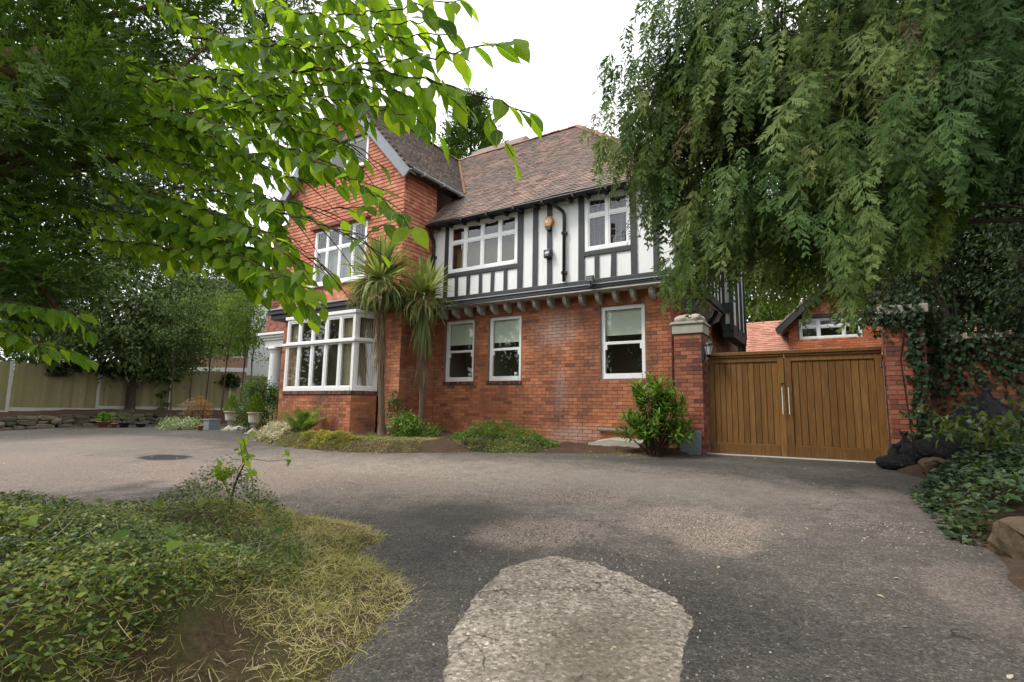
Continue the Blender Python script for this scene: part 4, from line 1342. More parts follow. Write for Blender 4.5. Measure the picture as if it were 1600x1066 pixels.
# ------------------------------------------------------------------ garage beyond the gate, neighbour's house
gar = thing('garage_building', 'low orange brick building with pink tiled roof and dormer gable behind the gate', 'building', (0, 21.5, .5))
FGa = front(21)
mb = MB(); core(mb, FGa, -1.42, 2.6, .5, 4.75, [(-1.10, .80, 3.86, 4.60)], .1)
mb.add([FGa.p(-1.42, 0, 4.75), FGa.p(2.6, 0, 4.75), FGa.p(.59, 0, 6.5)], [(0, 1, 2)])
core(mb, front(21.6), -9, 12, .5, 3.4)
gcw = mb.build('wall', MORTAR, gar)
lay_field('brick', lay_bricks(FGa, -1.42, 2.6, 2.9, 4.75, [(-1.12, .82, 3.84, 4.62)]), BRT, (1, 1, 1), BRICK_G, gcw)
lay_field('hung_tile', lay_tiles(FGa, -1.42, 2.6, 4.74, 6.5, (), lambda u, z: z < 6.35 - abs(u - .59) * .87), TLT, (1, .1, .036), TILE, gcw)
mb = MB()
for k in range(6): pass
w = window(FGa, -1.08, .78, 3.87, 4.60, [.32, .72], [4.30], gar, n=-.02, fw=.07, bar=.06, sash=.03, room=1.)
mb = MB(); FGa.box(mb, -1.5, 2.7, -.02, .06, 4.62, 4.70); mb.build('black_fascia', BLACK, gar)
roof([(-10, 20.9, 3.2), (12, 20.9, 3.2), (12, 23.6, 4.92), (-10, 23.6, 4.92)], ROOF_G, 'roof', True, .16, .26, gar)
roof([(-1.78, 20.7, 4.30), (.59, 20.7, 6.55), (.59, 24, 6.55), (-1.78, 24, 4.30)], ROOF_G, 'dormer_roof', True, .16, .26, gar)
roof([(2.96, 20.7, 4.30), (.59, 20.7, 6.55), (.59, 24, 6.55), (2.96, 24, 4.30)], ROOF_G, 'dormer_roof', False, .16, .26, gar)
for sx in (-1, 1):
    e = vec(.59 + sx * 2.40, 20.68, 4.22); a = vec(.59, 20.68, 6.50)
    mb = MB(); mb.prism([e, a, a + vec(0, 0, -.26), e + vec(-sx * .08, 0, -.2)], vec(0, -.03, 0), vec(0, .02, 0)); mb.build('bargeboard', BLACK, gar)
    mb = MB(); mb.prism([e + vec(0, 0, .02), a + vec(0, 0, .02), a + vec(0, 0, .07), e + vec(0, 0, .07)], vec(0, -.05, 0), vec(0, .1, 0)); mb.build('verge', m_plain('verge_mortar', (.45, .36, .26), (.35, .28, .2), 8, .9, .2), gar)

PINK = m_brick('pale_pink_brick', [(0, (.30, .17, .13)), (.5, (.40, .24, .18)), (1, (.47, .31, .24))], .2)
nb = thing('neighbour_house', 'pale pink brick house half hidden by the hedge beyond the fence', 'house', (-38, 22, .4))
c = at(350, 520, 33.)
nf = Fr((c[0], c[1], 0), (.85, .527, 0), (.527, -.85, 0))
hl = [(-3.2, -2.0, 4.2, 5.6), (.6, 1.8, 4.2, 5.6), (-3.2, -2., 1.5, 2.9), (.6, 1.8, 1.5, 2.9)]
mb = MB(); core(mb, nf, -6, 3.2, .3, 6.6, hl, .1); mb.add([nf.p(3.2, 0, .3), nf.p(3.2, -7, .3), nf.p(3.2, -7, 6.6), nf.p(3.2, 0, 6.6)], [(0, 1, 2, 3)])
nw = mb.build('wall', PINK, nb)
for a, b, z0, z1 in hl: window(nf, a, b, z0, z1, [.5], [z1 - .4], nb, n=-.03, sash=0, room=.5)
mb = MB(); nf.box(mb, -6, 3.25, .0, .06, 3.3, 3.55); mb.build('white_band', WHITE, nb)
mb = MB(); mb.prism([nf.p(-6.4, .4, 6.5), nf.p(3.6, .4, 6.5), nf.p(2.2, -3.5, 10.0), nf.p(-5, -3.5, 10.0)], vec(0, 0, 0), vec(0, 0, .12)); mb.build('roof', ROOFT2, nb)
c = at(414, 470, 30.)
ng = thing('white_outbuilding', 'white gabled house end glimpsed between leaves left of the porch', 'house', (c[0], c[1], .4))
mb = MB(); n2 = Fr((c[0], c[1], 0), (.85, .527, 0), (.527, -.85, 0))
mb.prism([n2.p(-.7, 0, .4), n2.p(2.0, 0, .4), n2.p(2.0, 0, 7.2), n2.p(.7, 0, 8.6), n2.p(-.7, 0, 7.2)], vec(0, 0, 0), vec(-1.5, 2.6, 0)); mb.build('wall', PLASTER, ng)
mb = MB(); mb.prism([n2.p(-.9, .2, 6.95), n2.p(.7, .2, 8.72), n2.p(.7, .2, 8.9), n2.p(-1.0, .2, 7.1)], vec(0, 0, 0), vec(-1.6, 2.8, 0)); mb.build('roof', LEAD, ng)

# ------------------------------------------------------------------ urns, pots, planters
URN = m_plain('weathered_cast_stone', (.44, .40, .32), (.26, .24, .18), 8, .9, .6, 45)
UP = [(0, 0), (.165, 0), (.165, .03), (.13, .06), (.075, .10), (.055, .14), (.05, .17), (.085, .19), (.09, .205), (.06, .22), (.10, .25), (.155, .29), (.165, .34), (.145, .37), (.16, .47), (.17, .53), (.21, .555), (.225, .575), (.215, .59), (.18, .585), (.16, .54), (0, .53)]
def urn(px, py, dep, label):
    q = at(px, py, dep)
    q[2] = float(gz(q[0], q[1]))
    u_ = thing('garden_urn', label, 'urn', q, 'stone urns by the fence')
    mb = MB(); mb.box(q + vec(0, 0, .02), (.18, .18, .02)); mb.build('plinth', URN, u_, .008)
    mb = MB(); mb.lathe([(a, b + .04) for a, b in UP], q, 24); mb.build('bowl', URN, u_)
    mb = MB()
    for k in range(18):
        t_ = 2 * PI * k / 18
        mb.tube([q + vec(.150 * math.cos(t_), .150 * math.sin(t_), .41), q + vec(.170 * math.cos(t_), .170 * math.sin(t_), .57)], .012, 5)
    mb.build('fluting', URN, u_)
    return q
U1 = urn(359, 669, 17.3, 'left stone urn holding a clipped cone conifer, nearer the fence')
U2 = urn(396, 678, 15.4, 'right stone urn holding a clipped cone conifer, in front of the euonymus')
def pot(px, py, dep, r, h, mat, label, name='plant_pot', sq=False, grp='pots along the stone edging', z=None):
    q = at(px, py, dep)
    q[2] = float(max(gz(q[0], q[1]), h_bank(q[0], q[1]) if q[0] < -24.8 else -9)) if z is None else z
    p_ = thing(name, label, 'planter' if sq else 'pot', q, grp)
    mb = MB()
    if sq:
        mb.prism([q + vec(-r * .8, -r * .8, 0), q + vec(r * .8, -r * .8, 0), q + vec(r * .8, r * .8, 0), q + vec(-r * .8, r * .8, 0)], vec(0, 0, 0), vec(0, 0, h - .04)); mb.box(q + vec(0, 0, h - .02), (r * .9, r * .9, .022))
    else: mb.lathe([(0, 0), (r * .7, 0), (r * .95, h * .8), (r * 1.08, h * .8), (r * 1.1, h), (r * .95, h), (r * .9, h * .85)], q, 18)
    mb.build('body', mat, p_)
    mb = MB(); mb.lathe([(0, h * .88), (r * .9, h * .88)], q, 14); mb.build('soil', SOIL, p_)
    return q + vec(0, 0, h)
POTS = [pot(163, 645, 19.6, .19, .24, TERRA, 'terracotta pot with a leafy plant by the second fence post'),
        pot(180, 646, 19.4, .10, .16, TERRA, 'small terracotta pot beside the larger one by the second fence post'),
        pot(196, 645, 19.4, .17, .20, SLATEPOT, 'dark pot with dead stems on the bank beneath the fence'),
        pot(222, 645, 19.4, .17, .15, SLATEPOT, 'wide low dark pot right of the dead-stemmed one'),
        pot(330, 668, 17.6, .23, .36, ZINC, 'square grey planter left of the first urn', 'square_planter', True),
        pot(313, 671, 17.2, .09, .17, TERRA, 'tiny terracotta pot on the drive before the grey planter'),
        pot(292, 664, 18.4, .2, .26, SLATEPOT, 'dark planter half hidden by variegated leaves', 'square_planter', True)]
# white boulders between the urns
for k, (px, py, s) in enumerate(((372, 662, .28), (380, 661, .22), (387, 662, .18), (366, 664, .2))):
    me = rock_mesh('white_boulder', 40 + k, .6, .1, STONE)
    o = bpy.data.objects.new('white_boulder', me); COL.objects.link(o)
    q = at(px, py, 17.0)
    o.matrix_basis = Matrix.Translation((q[0], q[1], float(gz(q[0], q[1])) + s * .22)) @ Matrix.Rotation(k * 1.3, 4, 'Z') @ Matrix.Scale(s * 1.2, 4)
    tag(o, ['largest pale stone lying between the two urns', 'middle pale stone right of the largest between the urns', 'small pale stone next to the right urn', 'pale stone next to the foot of the left urn'][k], 'stone', 'pale stones between the urns')

# ------------------------------------------------------------------ rubbish bags, boulders, slates on the right
g = G('black_plastic_bag')
h_ = g.math('ADD', g.noise(9, 5, .65, dist=1.5), g.math('MULTIPLY', g.noise(28, 4, .6, dist=2.), .4))
g.bump(h_, 1., .06)
BAG = g.done((.008, .008, .010), .3, .3)
def bag(x, y, s, h, label, k):
    r = np.random.default_rng(90 + k)
    N1, N2 = 30, 18
    ph = r.uniform(0, 6.3, 10); am = r.uniform(.02, .07, 10); fr_ = r.integers(2, 9, 10)
    z0 = float(h_rbed(x, y)) - .03 if x > .6 else float(gz(x, y)) - .01
    vs = []
    for i in range(N2 + 1):
        q = i / N2
        for j in range(N1):
            th_ = 2 * PI * j / N1
            rr = math.sin(PI * min(.97, .1 + .9 * q ** .8)) ** .55 * (1 - .55 * max(0, q - .7) / .3)
            rr *= 1 + sum(a * math.sin(f * th_ + p + 5 * q) for a, f, p in zip(am, fr_, ph))
            vs.append((x + s * rr * math.cos(th_), y + s * .85 * rr * math.sin(th_), z0 + h * q * (1 + .05 * math.sin(3 * th_ + ph[0]))))
    o_ = thing('rubbish_bag', label, 'rubbish bag', (x, y, z0), 'black rubbish bags')
    mb = MB(); mb.add(vs, [(i * N1 + j, i * N1 + (j + 1) % N1, (i + 1) * N1 + (j + 1) % N1, (i + 1) * N1 + j) for i in range(N2) for j in range(N1)] + [tuple(N2 * N1 + j for j in range(N1))], True)
    b_ = mb.build('sack', BAG, o_)
    mb = MB(); mb.lathe([(.05, -.03), (.025, .02), (.05, .07), (.065, .11), (.03, .09), (0, .1)], (x, y, z0 + h * .98), 9); mb.build('knot', BAG, o_)
bag(.66, 9.42, .24, .26, 'black rubbish bag standing alone on the drive by the right gate leaf', 0)
bag(.78, 9.72, .20, .40, 'black rubbish bag slumped against the foot of the ivy pillar', 1)
bag(1.25, 9.35, .40, .42, 'broad shiny black bag lying on the heap near the pillar', 2)
bag(1.75, 9.75, .42, .78, 'tallest black bag of the heap, against the garden wall', 3)
bag(2.15, 9.1, .50, .50, 'black bag on the right of the heap under the ivy', 4)
bag(1.55, 8.45, .34, .30, 'torn flat black bag low down among the ivy leaves', 5)
bag(2.7, 8.7, .45, .45, 'rightmost black bag, half buried under leaves', 6)
RB = [rock_mesh('boulder', 60 + s, .7, .13, SAND) for s in range(4)]
for k, (x, y, s, dz, rot, label) in enumerate(((1.06, 5.05, .40, .02, .5, 'large squared brown boulder at the edge of the drive on the right'), (1.12, 4.42, .42, .02, 1.2, 'flat brown stone at the right picture edge below the boulder'), (1.06, 3.95, .3, .0, 2.0, 'small buried stone at the lower right bed edge'), (.98, 8.75, .30, .04, .3, 'pale broken stone at the front of the bag heap'), (1.25, 8.25, .35, .05, 1.1, 'brown stone under the torn bag'), (1.2, 6.6, .36, .03, 2.2, 'brown stone hidden in the ground ivy'))):
    o = bpy.data.objects.new('boulder', RB[k % 4]); COL.objects.link(o)
    o.matrix_basis = Matrix.Translation((x, y, float(h_rbed(x, y)) + dz + s * .1)) @ Matrix.Rotation(rot, 4, 'Z') @ Matrix.Rotation(.25, 4, 'X') @ Matrix.Scale(s, 4)
    tag(o, label, 'boulder', 'loose boulders in the gateside bed')
SLATE = m_rock('broken_slate', (.16, .15, .13), (.26, .25, .21), (.10, .12, .06))
sm = [rock_mesh('slate_piece', 80 + k, .09, .1, SLATE) for k in range(3)]
sp = thing('slate_pile', 'heap of broken grey roof slates beside the black bags', 'slate pile', (1.2, 8.6, .7))
for k in range(26):
    x, y = 1.05 + rng.random() * .7, 8.2 + rng.random() * .75
    o = bpy.data.objects.new('slate_piece', sm[k % 3]); link(o, sp)
    o.matrix_basis = Matrix.Translation((x, y, float(h_rbed(x, y)) + .05 + .004 * k)) @ Matrix.Rotation(rng.random() * 6, 4, 'Z') @ Matrix.Rotation(rng.normal(-.35, .12), 4, 'Y') @ Matrix.Scale(rng.uniform(.2, .36), 4)
# ------------------------------------------------------------------ vegetation: materials and templates
def m_broad():
    g = G('large_thin_leaf')
    c = g.ramp(g.tint(), [(0, (.045, .105, .010)), (.35, (.085, .175, .014)), (.75, (.15, .255, .020)), (1, (.21, .31, .028))])
    c = g.mix(.55, c, g.ramp(g.noise(16, 5, .7), [(.3, (.6, .62, .6)), (.5, (1, 1, 1)), (.72, (1.35, 1.25, 1.0))]), 'MULTIPLY')
    at_ = g.n('ShaderNodeAttribute'); at_.attribute_name = 'luv'
    sx = g.n('ShaderNodeSeparateXYZ'); g.l(at_.outputs['Vector'], sx.inputs[0])
    ay = g.math('ABSOLUTE', sx.outputs[1])
    rib = g.val(ay, .014, .004, 0, 1)
    sv = g.math('SINE', g.math('MULTIPLY', g.math('SUBTRACT', sx.outputs[0], g.math('MULTIPLY', ay, .9)), 58.))
    side = g.val(sv, .86, .98, 0, .5)
    c = g.mix(g.math('MAXIMUM', rib, side), c, (.20, .30, .06))
    c = g.mix(g.val(g.noise(9, 4, .7), .66, .74, 0, .5), c, (.16, .13, .03))
    g.bump(g.math('SUBTRACT', 0., g.math('MAXIMUM', rib, side)), .35, .004)
    g.done(c, .55, .2)
    t = g.n('ShaderNodeBsdfTranslucent')
    g.l(g.mix(1., c, (3.0, 2.7, 1.0), 'MULTIPLY'), t.inputs['Color'])
    x = g.n('ShaderNodeMixShader'); x.inputs[0].default_value = .62
    g.l(g.b.outputs[0], x.inputs[1]); g.l(t.outputs[0], x.inputs[2]); g.l(x.outputs[0], g.out.inputs['Surface'])
    return g.m
BROAD = m_broad()
CYP = m_leaf('cypress_scale_leaf', [(.038, .080, .024), (.076, .140, .040), (.125, .188, .056), (.18, .232, .076), (.26, .28, .115)], .38, .6, (1.4, 1.4, .6))
CYPB = m_leaf('dead_cypress_twig', [(.07, .05, .03), (.13, .085, .05)], 0, .8)
YEW = m_leaf('dark_conifer_needle', [(.026, .055, .012), (.050, .098, .020), (.085, .14, .030)], .25, .6, (1.6, 1.6, .6))
HOLLY = m_leaf('dark_glossy_leaf', [(.028, .064, .018), (.060, .115, .032), (.11, .165, .050), (.19, .235, .095)], .35, .35, None, .5)
IVYG = m_leaf('ground_ivy_leaf', [(.016, .038, .012), (.032, .066, .020), (.06, .098, .032), (.11, .14, .06)], .25, .35, None, .6)
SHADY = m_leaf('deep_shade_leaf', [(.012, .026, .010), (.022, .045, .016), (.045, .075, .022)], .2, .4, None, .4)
BRIGHT = m_leaf('bright_tree_leaf', [(.05, .10, .016), (.10, .17, .025), (.17, .24, .04)], .45, .5)
LAUREL = m_leaf('laurel_leaf', [(.034, .095, .014), (.075, .175, .022), (.14, .255, .036), (.23, .33, .065)], .36, .28, None, .55)
VINCA = m_leaf('vinca_leaf', [(.026, .052, .008), (.066, .115, .013), (.13, .185, .020), (.22, .25, .04), (.32, .26, .08)], .3, .3, None, .8)
GRASS = m_leaf('dry_grass', [(.13, .19, .035), (.26, .29, .075), (.48, .42, .19), (.66, .56, .34)], .35, .6)
STRAW = m_leaf('straw', [(.36, .30, .18), (.5, .44, .30)], .2, .7)
YELLOW = m_leaf('yellow_sedum', [(.16, .17, .03), (.32, .29, .05), (.46, .40, .07)], .3, .5)
SILVER = m_leaf('pale_seed_heads', [(.30, .30, .20), (.48, .45, .35), (.62, .58, .48)], .3, .7)
FERN = m_leaf('fern_frond', [(.07, .14, .03), (.13, .21, .05), (.20, .27, .09)], .4, .5)
CONE = m_leaf('lime_conifer', [(.06, .12, .01), (.12, .20, .015), (.19, .27, .03)], .3, .6)
EUON = m_leaf('euonymus_leaf', [(.02, .055, .012), (.05, .11, .018), (.13, .20, .03)], .3, .3, None, .5)
SWORD = m_leaf('sword_leaf', [(.12, .18, .06), (.21, .275, .10), (.38, .41, .22)], .38, .4)
PANICLE = m_leaf('olive_panicle', [(.17, .155, .05), (.28, .25, .10), (.40, .35, .17)], .2, .7)
DEADLEAF = m_leaf('dead_brown_leaf', [(.12, .075, .045), (.22, .15, .095), (.34, .25, .17)], .15, .8)
RUST = m_leaf('rusty_conifer', [(.22, .10, .035), (.32, .15, .05)], .2, .8)
PALETRUNK = m_plain('palm_bark', (.20, .15, .10), (.11, .08, .055), 30, .95, .9, 45, .1, dist=.02)

L4 = [leaf_t(1, .55, 4, .22, .18), leaf_t(1, .5, 4, .1, .35), leaf_t(1, .6, 4, .3, .1)]
def fold_t(Wd=.5, fold=.25, droop=.12, b=.42):
    w = Wd / 2
    return (np.array([(0, 0, 0), (b, -w, fold * w - droop * .3), (1, 0, -droop), (b, w, fold * w - droop * .3), (b, 0, -droop * .2)]),
            np.array([(0, 1, 2, 4), (0, 4, 2, 3)]))
def kite_t(Wd=.55, b=.45, droop=.1):
    w = Wd / 2
    return np.array([(0, 0, 0), (b, -w, -droop), (1, 0, -droop * 1.5), (b, w, -droop)]), np.array([(0, 1, 2, 3)])
def blade_t(Wd=.05, droop=.4):
    w = Wd / 2
    return np.array([(0, -w, 0), (0, w, 0), (.55, -w * .8, -droop * .3), (.55, w * .8, -droop * .3), (1, -w * .1, -droop), (1, w * .1, -droop)]), np.array([(0, 1, 3, 2), (2, 3, 5, 4)])
L2 = [fold_t(.5, .3, .12), fold_t(.6, .1, .25), fold_t(.45, .2, .35)]
GB = [blade_t(.045, .7), blade_t(.05, .3), blade_t(.04, 1.)]
LK = [kite_t(.55), kite_t(.62, .4, .2)]
L3 = [leaf_t(1, .52, 3, .25, .12, .2, .05), leaf_t(1, .46, 3, .1, .28, .2, .05)]
LIVY = [leaf_t(1, .95, 3, .15, .15, .5, .05, .55), leaf_t(1, .85, 3, .25, .25, .5, .05, .6)]
NEED = [leaf_t(1, .10, 1, .0, .1, 1., .04)]

def spray_t(seed, n=20, side=.17, sub=True, droop=.25, wk=.011):
    """one pendulous flat spray of a conifer, a unit long: stem, side twigs and scale-leaf tips as slim kites"""
    r = np.random.default_rng(seed)
    vs, fs = [], []
    def kite(p, d, L, w, nn):
        d = d / np.linalg.norm(d)
        s = np.cross(nn, d); s /= np.linalg.norm(s) + 1e-9
        b = len(vs)
        vs.extend([p, p + d * L * .45 + s * w, p + d * L, p + d * L * .45 - s * w])
        fs.append((b, b + 1, b + 2, b + 3))
    def path(t): return np.array([t ** 1.15, .05 * math.sin(3 * t + seed), droop * (1 - (1 - t) ** 2)])
    for i in range(n):
        t = (i + .5) / n
        p = path(t)
        d = path(min(1.02, t + .04)) - p
        d /= np.linalg.norm(d)
        kite(p - d * .03, d, .09, .006, np.array([0, 0, 1.]))
        for s in (-1, 1):
            if r.random() < .08: continue
            a = math.radians(r.uniform(28, 52))
            L = side * (1.15 - .75 * t) * r.uniform(.6, 1.25)
            q = d * math.cos(a) + np.array([0, s, 0]) * math.sin(a) + np.array([.12, 0, r.normal(0, .28)])
            q /= np.linalg.norm(q)
            nn = np.array([0, r.normal(0, .25), 1.])
            kite(p, q, L, wk, nn)
            if sub:
                for f in (.2, .38, .56, .74, .92):
                    for s2 in (-1, 1):
                        if r.random() < .15: continue
                        a2 = math.radians(r.uniform(25, 45)) * s2
                        z = np.cross(nn / np.linalg.norm(nn), q)
                        k = q * math.cos(a2) + z * math.sin(a2) + np.array([.15, 0, r.normal(0, .2)])
                        kite(p + q * L * f, k, L * .42 * (1.1 - .5 * f) + .012, wk * .72, nn)
    return np.array(vs), np.array(fs)

def stuffed(o):
    o['kind'] = 'stuff'
    return o

def crown_pts(c, rad, nclump, per, cr, shell=.55, flat=1.):
    c = np.asarray(c, float); rad = np.asarray(rad, float)
    u = rnd_unit(nclump)
    r = rng.uniform(shell ** 3, 1, nclump) ** (1 / 3)
    C = c + u * r[:, None] * rad
    P = np.repeat(C, per, 0) + rng.normal(size=(nclump * per, 3)) * cr * np.array([1, 1, .7])
    T = np.clip(np.repeat(rng.random(nclump) * .6, per) + rng.random(nclump * per) * .45, 0, 1)
    out = np.repeat(u, per, 0)
    return P, out, T

def leaves(name, tpl, P, out, T, size, mat, parent, down=.5, kind=None, up=.8, var=.3):
    n = len(P)
    d = out * .6 + rnd_unit(n) * .8 + np.array([0, 0, -down])
    nn = rnd_unit(n) * .7 + np.array([0, 0, up]) + out * .3
    S = size * rng.uniform(1 - var, 1 + var, n)
    return scatter(name, tpl, P, frames(d, nn), S, T, mat, parent, kind=kind)

def bez(a, b, c, n=8):
    return [(1 - t) ** 2 * a + 2 * t * (1 - t) * b + t * t * c for t in np.linspace(0, 1, n)]

def simple_tree(name, label, base, h, c, rad, nclump, per, cr, size, mat, tpl=None, trunk_r=.15, limbs=7, group=None, shell=.5, cat='tree', bark=BARK):
    base = np.asarray(base, float); c = np.asarray(c, float)
    t_ = thing(name, label, cat, base, group)
    mb = MB()
    top = c + vec(0, 0, rad[2] * .55)
    P = bez(base - vec(0, 0, .1), (base + top) / 2 + vec(*rng.normal(0, .06 * h, 2), 0), top, 9)
    mb.tube(P, list(np.linspace(trunk_r, trunk_r * .2, 9)), 10)
    for k in range(limbs):
        a = P[3 + k % 5]
        e = c + rnd_unit(1)[0] * np.array(rad) * .75
        mb.tube(bez(a, (a + e) / 2 + vec(0, 0, .1 * h), e, 6), list(np.linspace(trunk_r * .4, trunk_r * .08, 6)), 6)
    mb.build('trunk', bark, t_)
    P, out, T = crown_pts(c, rad, nclump, per, cr, shell)
    P[:, 2] = np.maximum(P[:, 2], base[2] + .02)
    leaves('crown', tpl or LK, P, out, T, size, mat, t_)
    return t_

# ------------------------------------------------------------------ near tree with large leaves, top left
NT = thing('broadleaf_tree', 'tree of large pointed backlit green leaves overhanging from the top left', 'tree', (at(-260, 900, 3.3)[0], at(-260, 900, 3.3)[1], 0.))
tb = vec(NT.location.x, NT.location.y, float(h_isl(NT.location.x, NT.location.y)) - .1)
mb = MB(); mb.tube(bez(tb, tb + vec(0, .1, 1.6), at(-170, 150, 3.2), 8), list(np.linspace(.13, .08, 8)), 10); mb.build('trunk', BARK, NT)
BR_ = [
 [(-170, 190, 3.2), (60, 140, 2.9), (300, 122, 2.6), (450, 112, 2.4), (600, 98, 2.2), (690, 84, 2.05), (760, 72, 1.95), (812, 60, 1.9)],
 [(450, 112, 2.4), (560, 108, 2.25), (660, 122, 2.1), (735, 142, 1.95), (800, 166, 1.88), (832, 176, 1.86)],
 [(-170, 230, 3.3), (100, 215, 3.0), (260, 190, 2.7), (400, 150, 2.5), (500, 150, 2.3), (580, 165, 2.2), (660, 190, 2.1)],
 [(-170, 200, 3.2), (100, 150, 2.8), (250, 165, 2.6), (420, 220, 2.4), (520, 262, 2.25), (570, 292, 2.15), (620, 330, 2.1), (648, 362, 2.05)],
 [(0, 265, 3.2), (80, 248, 3.0), (200, 290, 2.8), (330, 330, 2.6), (430, 370, 2.45), (500, 412, 2.3), (535, 450, 2.2)],
 [(20, 372, 3.1), (130, 376, 2.9), (230, 380, 2.7), (330, 402, 2.55), (420, 430, 2.4), (490, 452, 2.3)],
 [(-150, 440, 2.7), (0, 470, 2.5), (60, 480, 2.4), (110, 488, 2.35)],
 [(-150, 500, 2.6), (0, 515, 2.45), (50, 530, 2.4), (78, 548, 2.35)],
 [(260, -160, 2.9), (360, -40, 2.6), (450, 18, 2.45), (560, 25, 2.3), (650, 8, 2.15), (722, 2, 2.05)],
 [(120, -140, 3.0), (250, 0, 2.8), (360, 62, 2.6), (480, 58, 2.4), (590, 40, 2.25), (690, 30, 2.1)],
 [(180, 220, 2.9), (300, 262, 2.7), (390, 300, 2.5), (450, 318, 2.4), (520, 330, 2.3), (570, 322, 2.25)],
 [(330, 120, 2.6), (430, 190, 2.45), (500, 210, 2.35), (560, 230, 2.25), (600, 262, 2.2)],
 [(180, 290, 2.9), (280, 330, 2.75), (350, 380, 2.6), (400, 425, 2.5), (420, 455, 2.45)],
 [(420, -120, 2.6), (520, -20, 2.4), (610, -10, 2.2), (680, -30, 2.1)],
 [(200, 170, 2.8), (330, 220, 2.6), (430, 270, 2.5), (500, 290, 2.4)],
 [(-60, 60, 3.0), (120, 90, 2.8), (250, 130, 2.7), (380, 170, 2.5), (470, 175, 2.4), (540, 200, 2.3)],
 [(260, 290, 2.7), (340, 300, 2.6), (430, 330, 2.45), (490, 345, 2.35), (560, 372, 2.2), (600, 350, 2.15)],
 [(150, 330, 2.9), (260, 350, 2.7), (380, 360, 2.5), (450, 400, 2.4), (480, 432, 2.3)],
 [(60, 160, 3.0), (200, 220, 2.8), (320, 245, 2.7), (430, 240, 2.5), (520, 235, 2.35)],
 [(300, 60, 2.7), (420, 70, 2.5), (520, 75, 2.35), (620, 60, 2.2), (700, 50, 2.1)],
 [(300, 380, 2.6), (370, 400, 2.5), (430, 430, 2.4), (470, 470, 2.35)],
 [(100, 60, 3.), (240, 100, 2.8), (370, 110, 2.6), (470, 130, 2.4), (560, 130, 2.3), (640, 150, 2.2)],
 [(200, 350, 2.8), (300, 370, 2.65), (350, 410, 2.55), (380, 440, 2.5)],
 [(-60, 330, 3.0), (90, 320, 2.9), (210, 335, 2.8), (320, 365, 2.6), (410, 395, 2.5)],
]
LV, LD, LN = [], [], []
wood = MB()
def add_leaf(p, d, spread=1.):
    LV.append(p); LD.append(d)
for bi, bl in enumerate(BR_):
    pts = [at(q[0], q[1], q[2] * (1 + .35 * max(0., min(1., (620 - q[0]) / 450.)))) for q in bl]
    F_ = []
    for a, b in zip(pts, pts[1:]):
        m = max(2, int(np.linalg.norm(b - a) / .042))
        F_ += [a + (b - a) * k / m for k in range(m)]
    F_.append(pts[-1])
    F_ = [f + rng.normal(0, .006, 3) for f in F_]
    r0 = .013 if bi in (0, 2, 3, 4, 5) else .007
    wood.tube(F_, list(np.linspace(r0, .0025, len(F_))), 6)
    n = len(F_)
    start = .12 if bi >= 6 else .28
    for k, p in enumerate(F_):
        t = k / n
        if t < start: continue
        d = F_[min(k + 1, n - 1)] - F_[max(k - 1, 0)]
        d /= np.linalg.norm(d)
        sgn = 1 if k % 2 else -1
        side = np.cross(d, [0, 0, 1]) * sgn
        side /= np.linalg.norm(side) + 1e-9
        if rng.random() < .85: add_leaf(p, d * .45 + side * .7 + vec(0, 0, -.55) + rng.normal(0, .25, 3))
        endclear = p[0] * 0 + (1 if (bi in (0, 1, 8, 13) and t > .72) else 0)
        if rng.random() < (.12 if endclear else .85) and k % 2 == 0 and t < .93:                 # side twig
            L = rng.uniform(.16, .42) * (1.1 - .5 * t)
            q = d * .5 + side * rng.uniform(.3, .9) + vec(0, 0, rng.uniform(-.45, .25))
            q /= np.linalg.norm(q)
            e = p + q * L + vec(0, 0, -.04)
            m = max(3, int(L / .045))
            T_ = bez(p, p + q * L * .5, e, m + 1)
            wood.tube(T_, list(np.linspace(.0035, .0015, len(T_))), 4, False)
            for j in range(1, m + 1):
                s2 = np.cross(q, [0, 0, 1]) * (1 if j % 2 else -1)
                add_leaf(T_[j], q * .5 + s2 * .6 + vec(0, 0, -.6) + rng.normal(0, .25, 3))
    add_leaf(F_[-1], F_[-1] - F_[-2] + vec(0, 0, -.03))
wood.build('branch', TWIG, NT)
LV = np.array(LV); LD = np.array(LD)
cc = (LV - vec(0, 0, EYE)) @ R3
ux, uy = 800 + FPX * cc[:, 0] / cc[:, 2], 533 + FPX * cc[:, 1] / cc[:, 2]
gap1 = sdist([(425, 330), (460, 275), (530, 270), (575, 310), (610, 375), (660, 480), (545, 510), (495, 450), (455, 385)], ux, uy) > 0     # thin foliage: the gable wall shows through here
gap2 = sdist([(535, 180), (600, 195), (650, 270), (645, 345), (600, 310), (560, 275)], ux, uy) > 0
keep = ~((gap1 & (rng.random(len(LV)) < .85)) | (gap2 & (rng.random(len(LV)) < .75)))
LV, LD = LV[keep], LD[keep]
n = len(LV)
LN = rnd_unit(n) * .55 + np.array([0, 0, 1.]) + (vec(0, 0, EYE) - LV) * .12
LM = frames(LD, LN)
LS = .06 + .075 * rng.beta(2.2, 1.6, n)
def ovate_t(Wd, fold, droop, twist=0.):
    prof = [(0, .06), (.05, .38), (.16, .76), (.32, .98), (.48, .97), (.64, .76), (.78, .44), (.89, .16), (1, .012)]
    vs, fs = [], []
    for i, (t, w) in enumerate(prof):
        w *= Wd / 2
        z = -droop * t * t
        a = twist * t
        vs += [(t, -w * math.cos(a), z + fold * w - w * math.sin(a) + .01 * math.sin(t * 14)), (t, 0, z), (t, w * math.cos(a), z + fold * w + w * math.sin(a) - .01 * math.sin(t * 12))]
    for i in range(len(prof) - 1):
        b = i * 3
        fs += [(b, b + 1, b + 4, b + 3), (b + 1, b + 2, b + 5, b + 4)]
    return np.array(vs), np.array(fs)
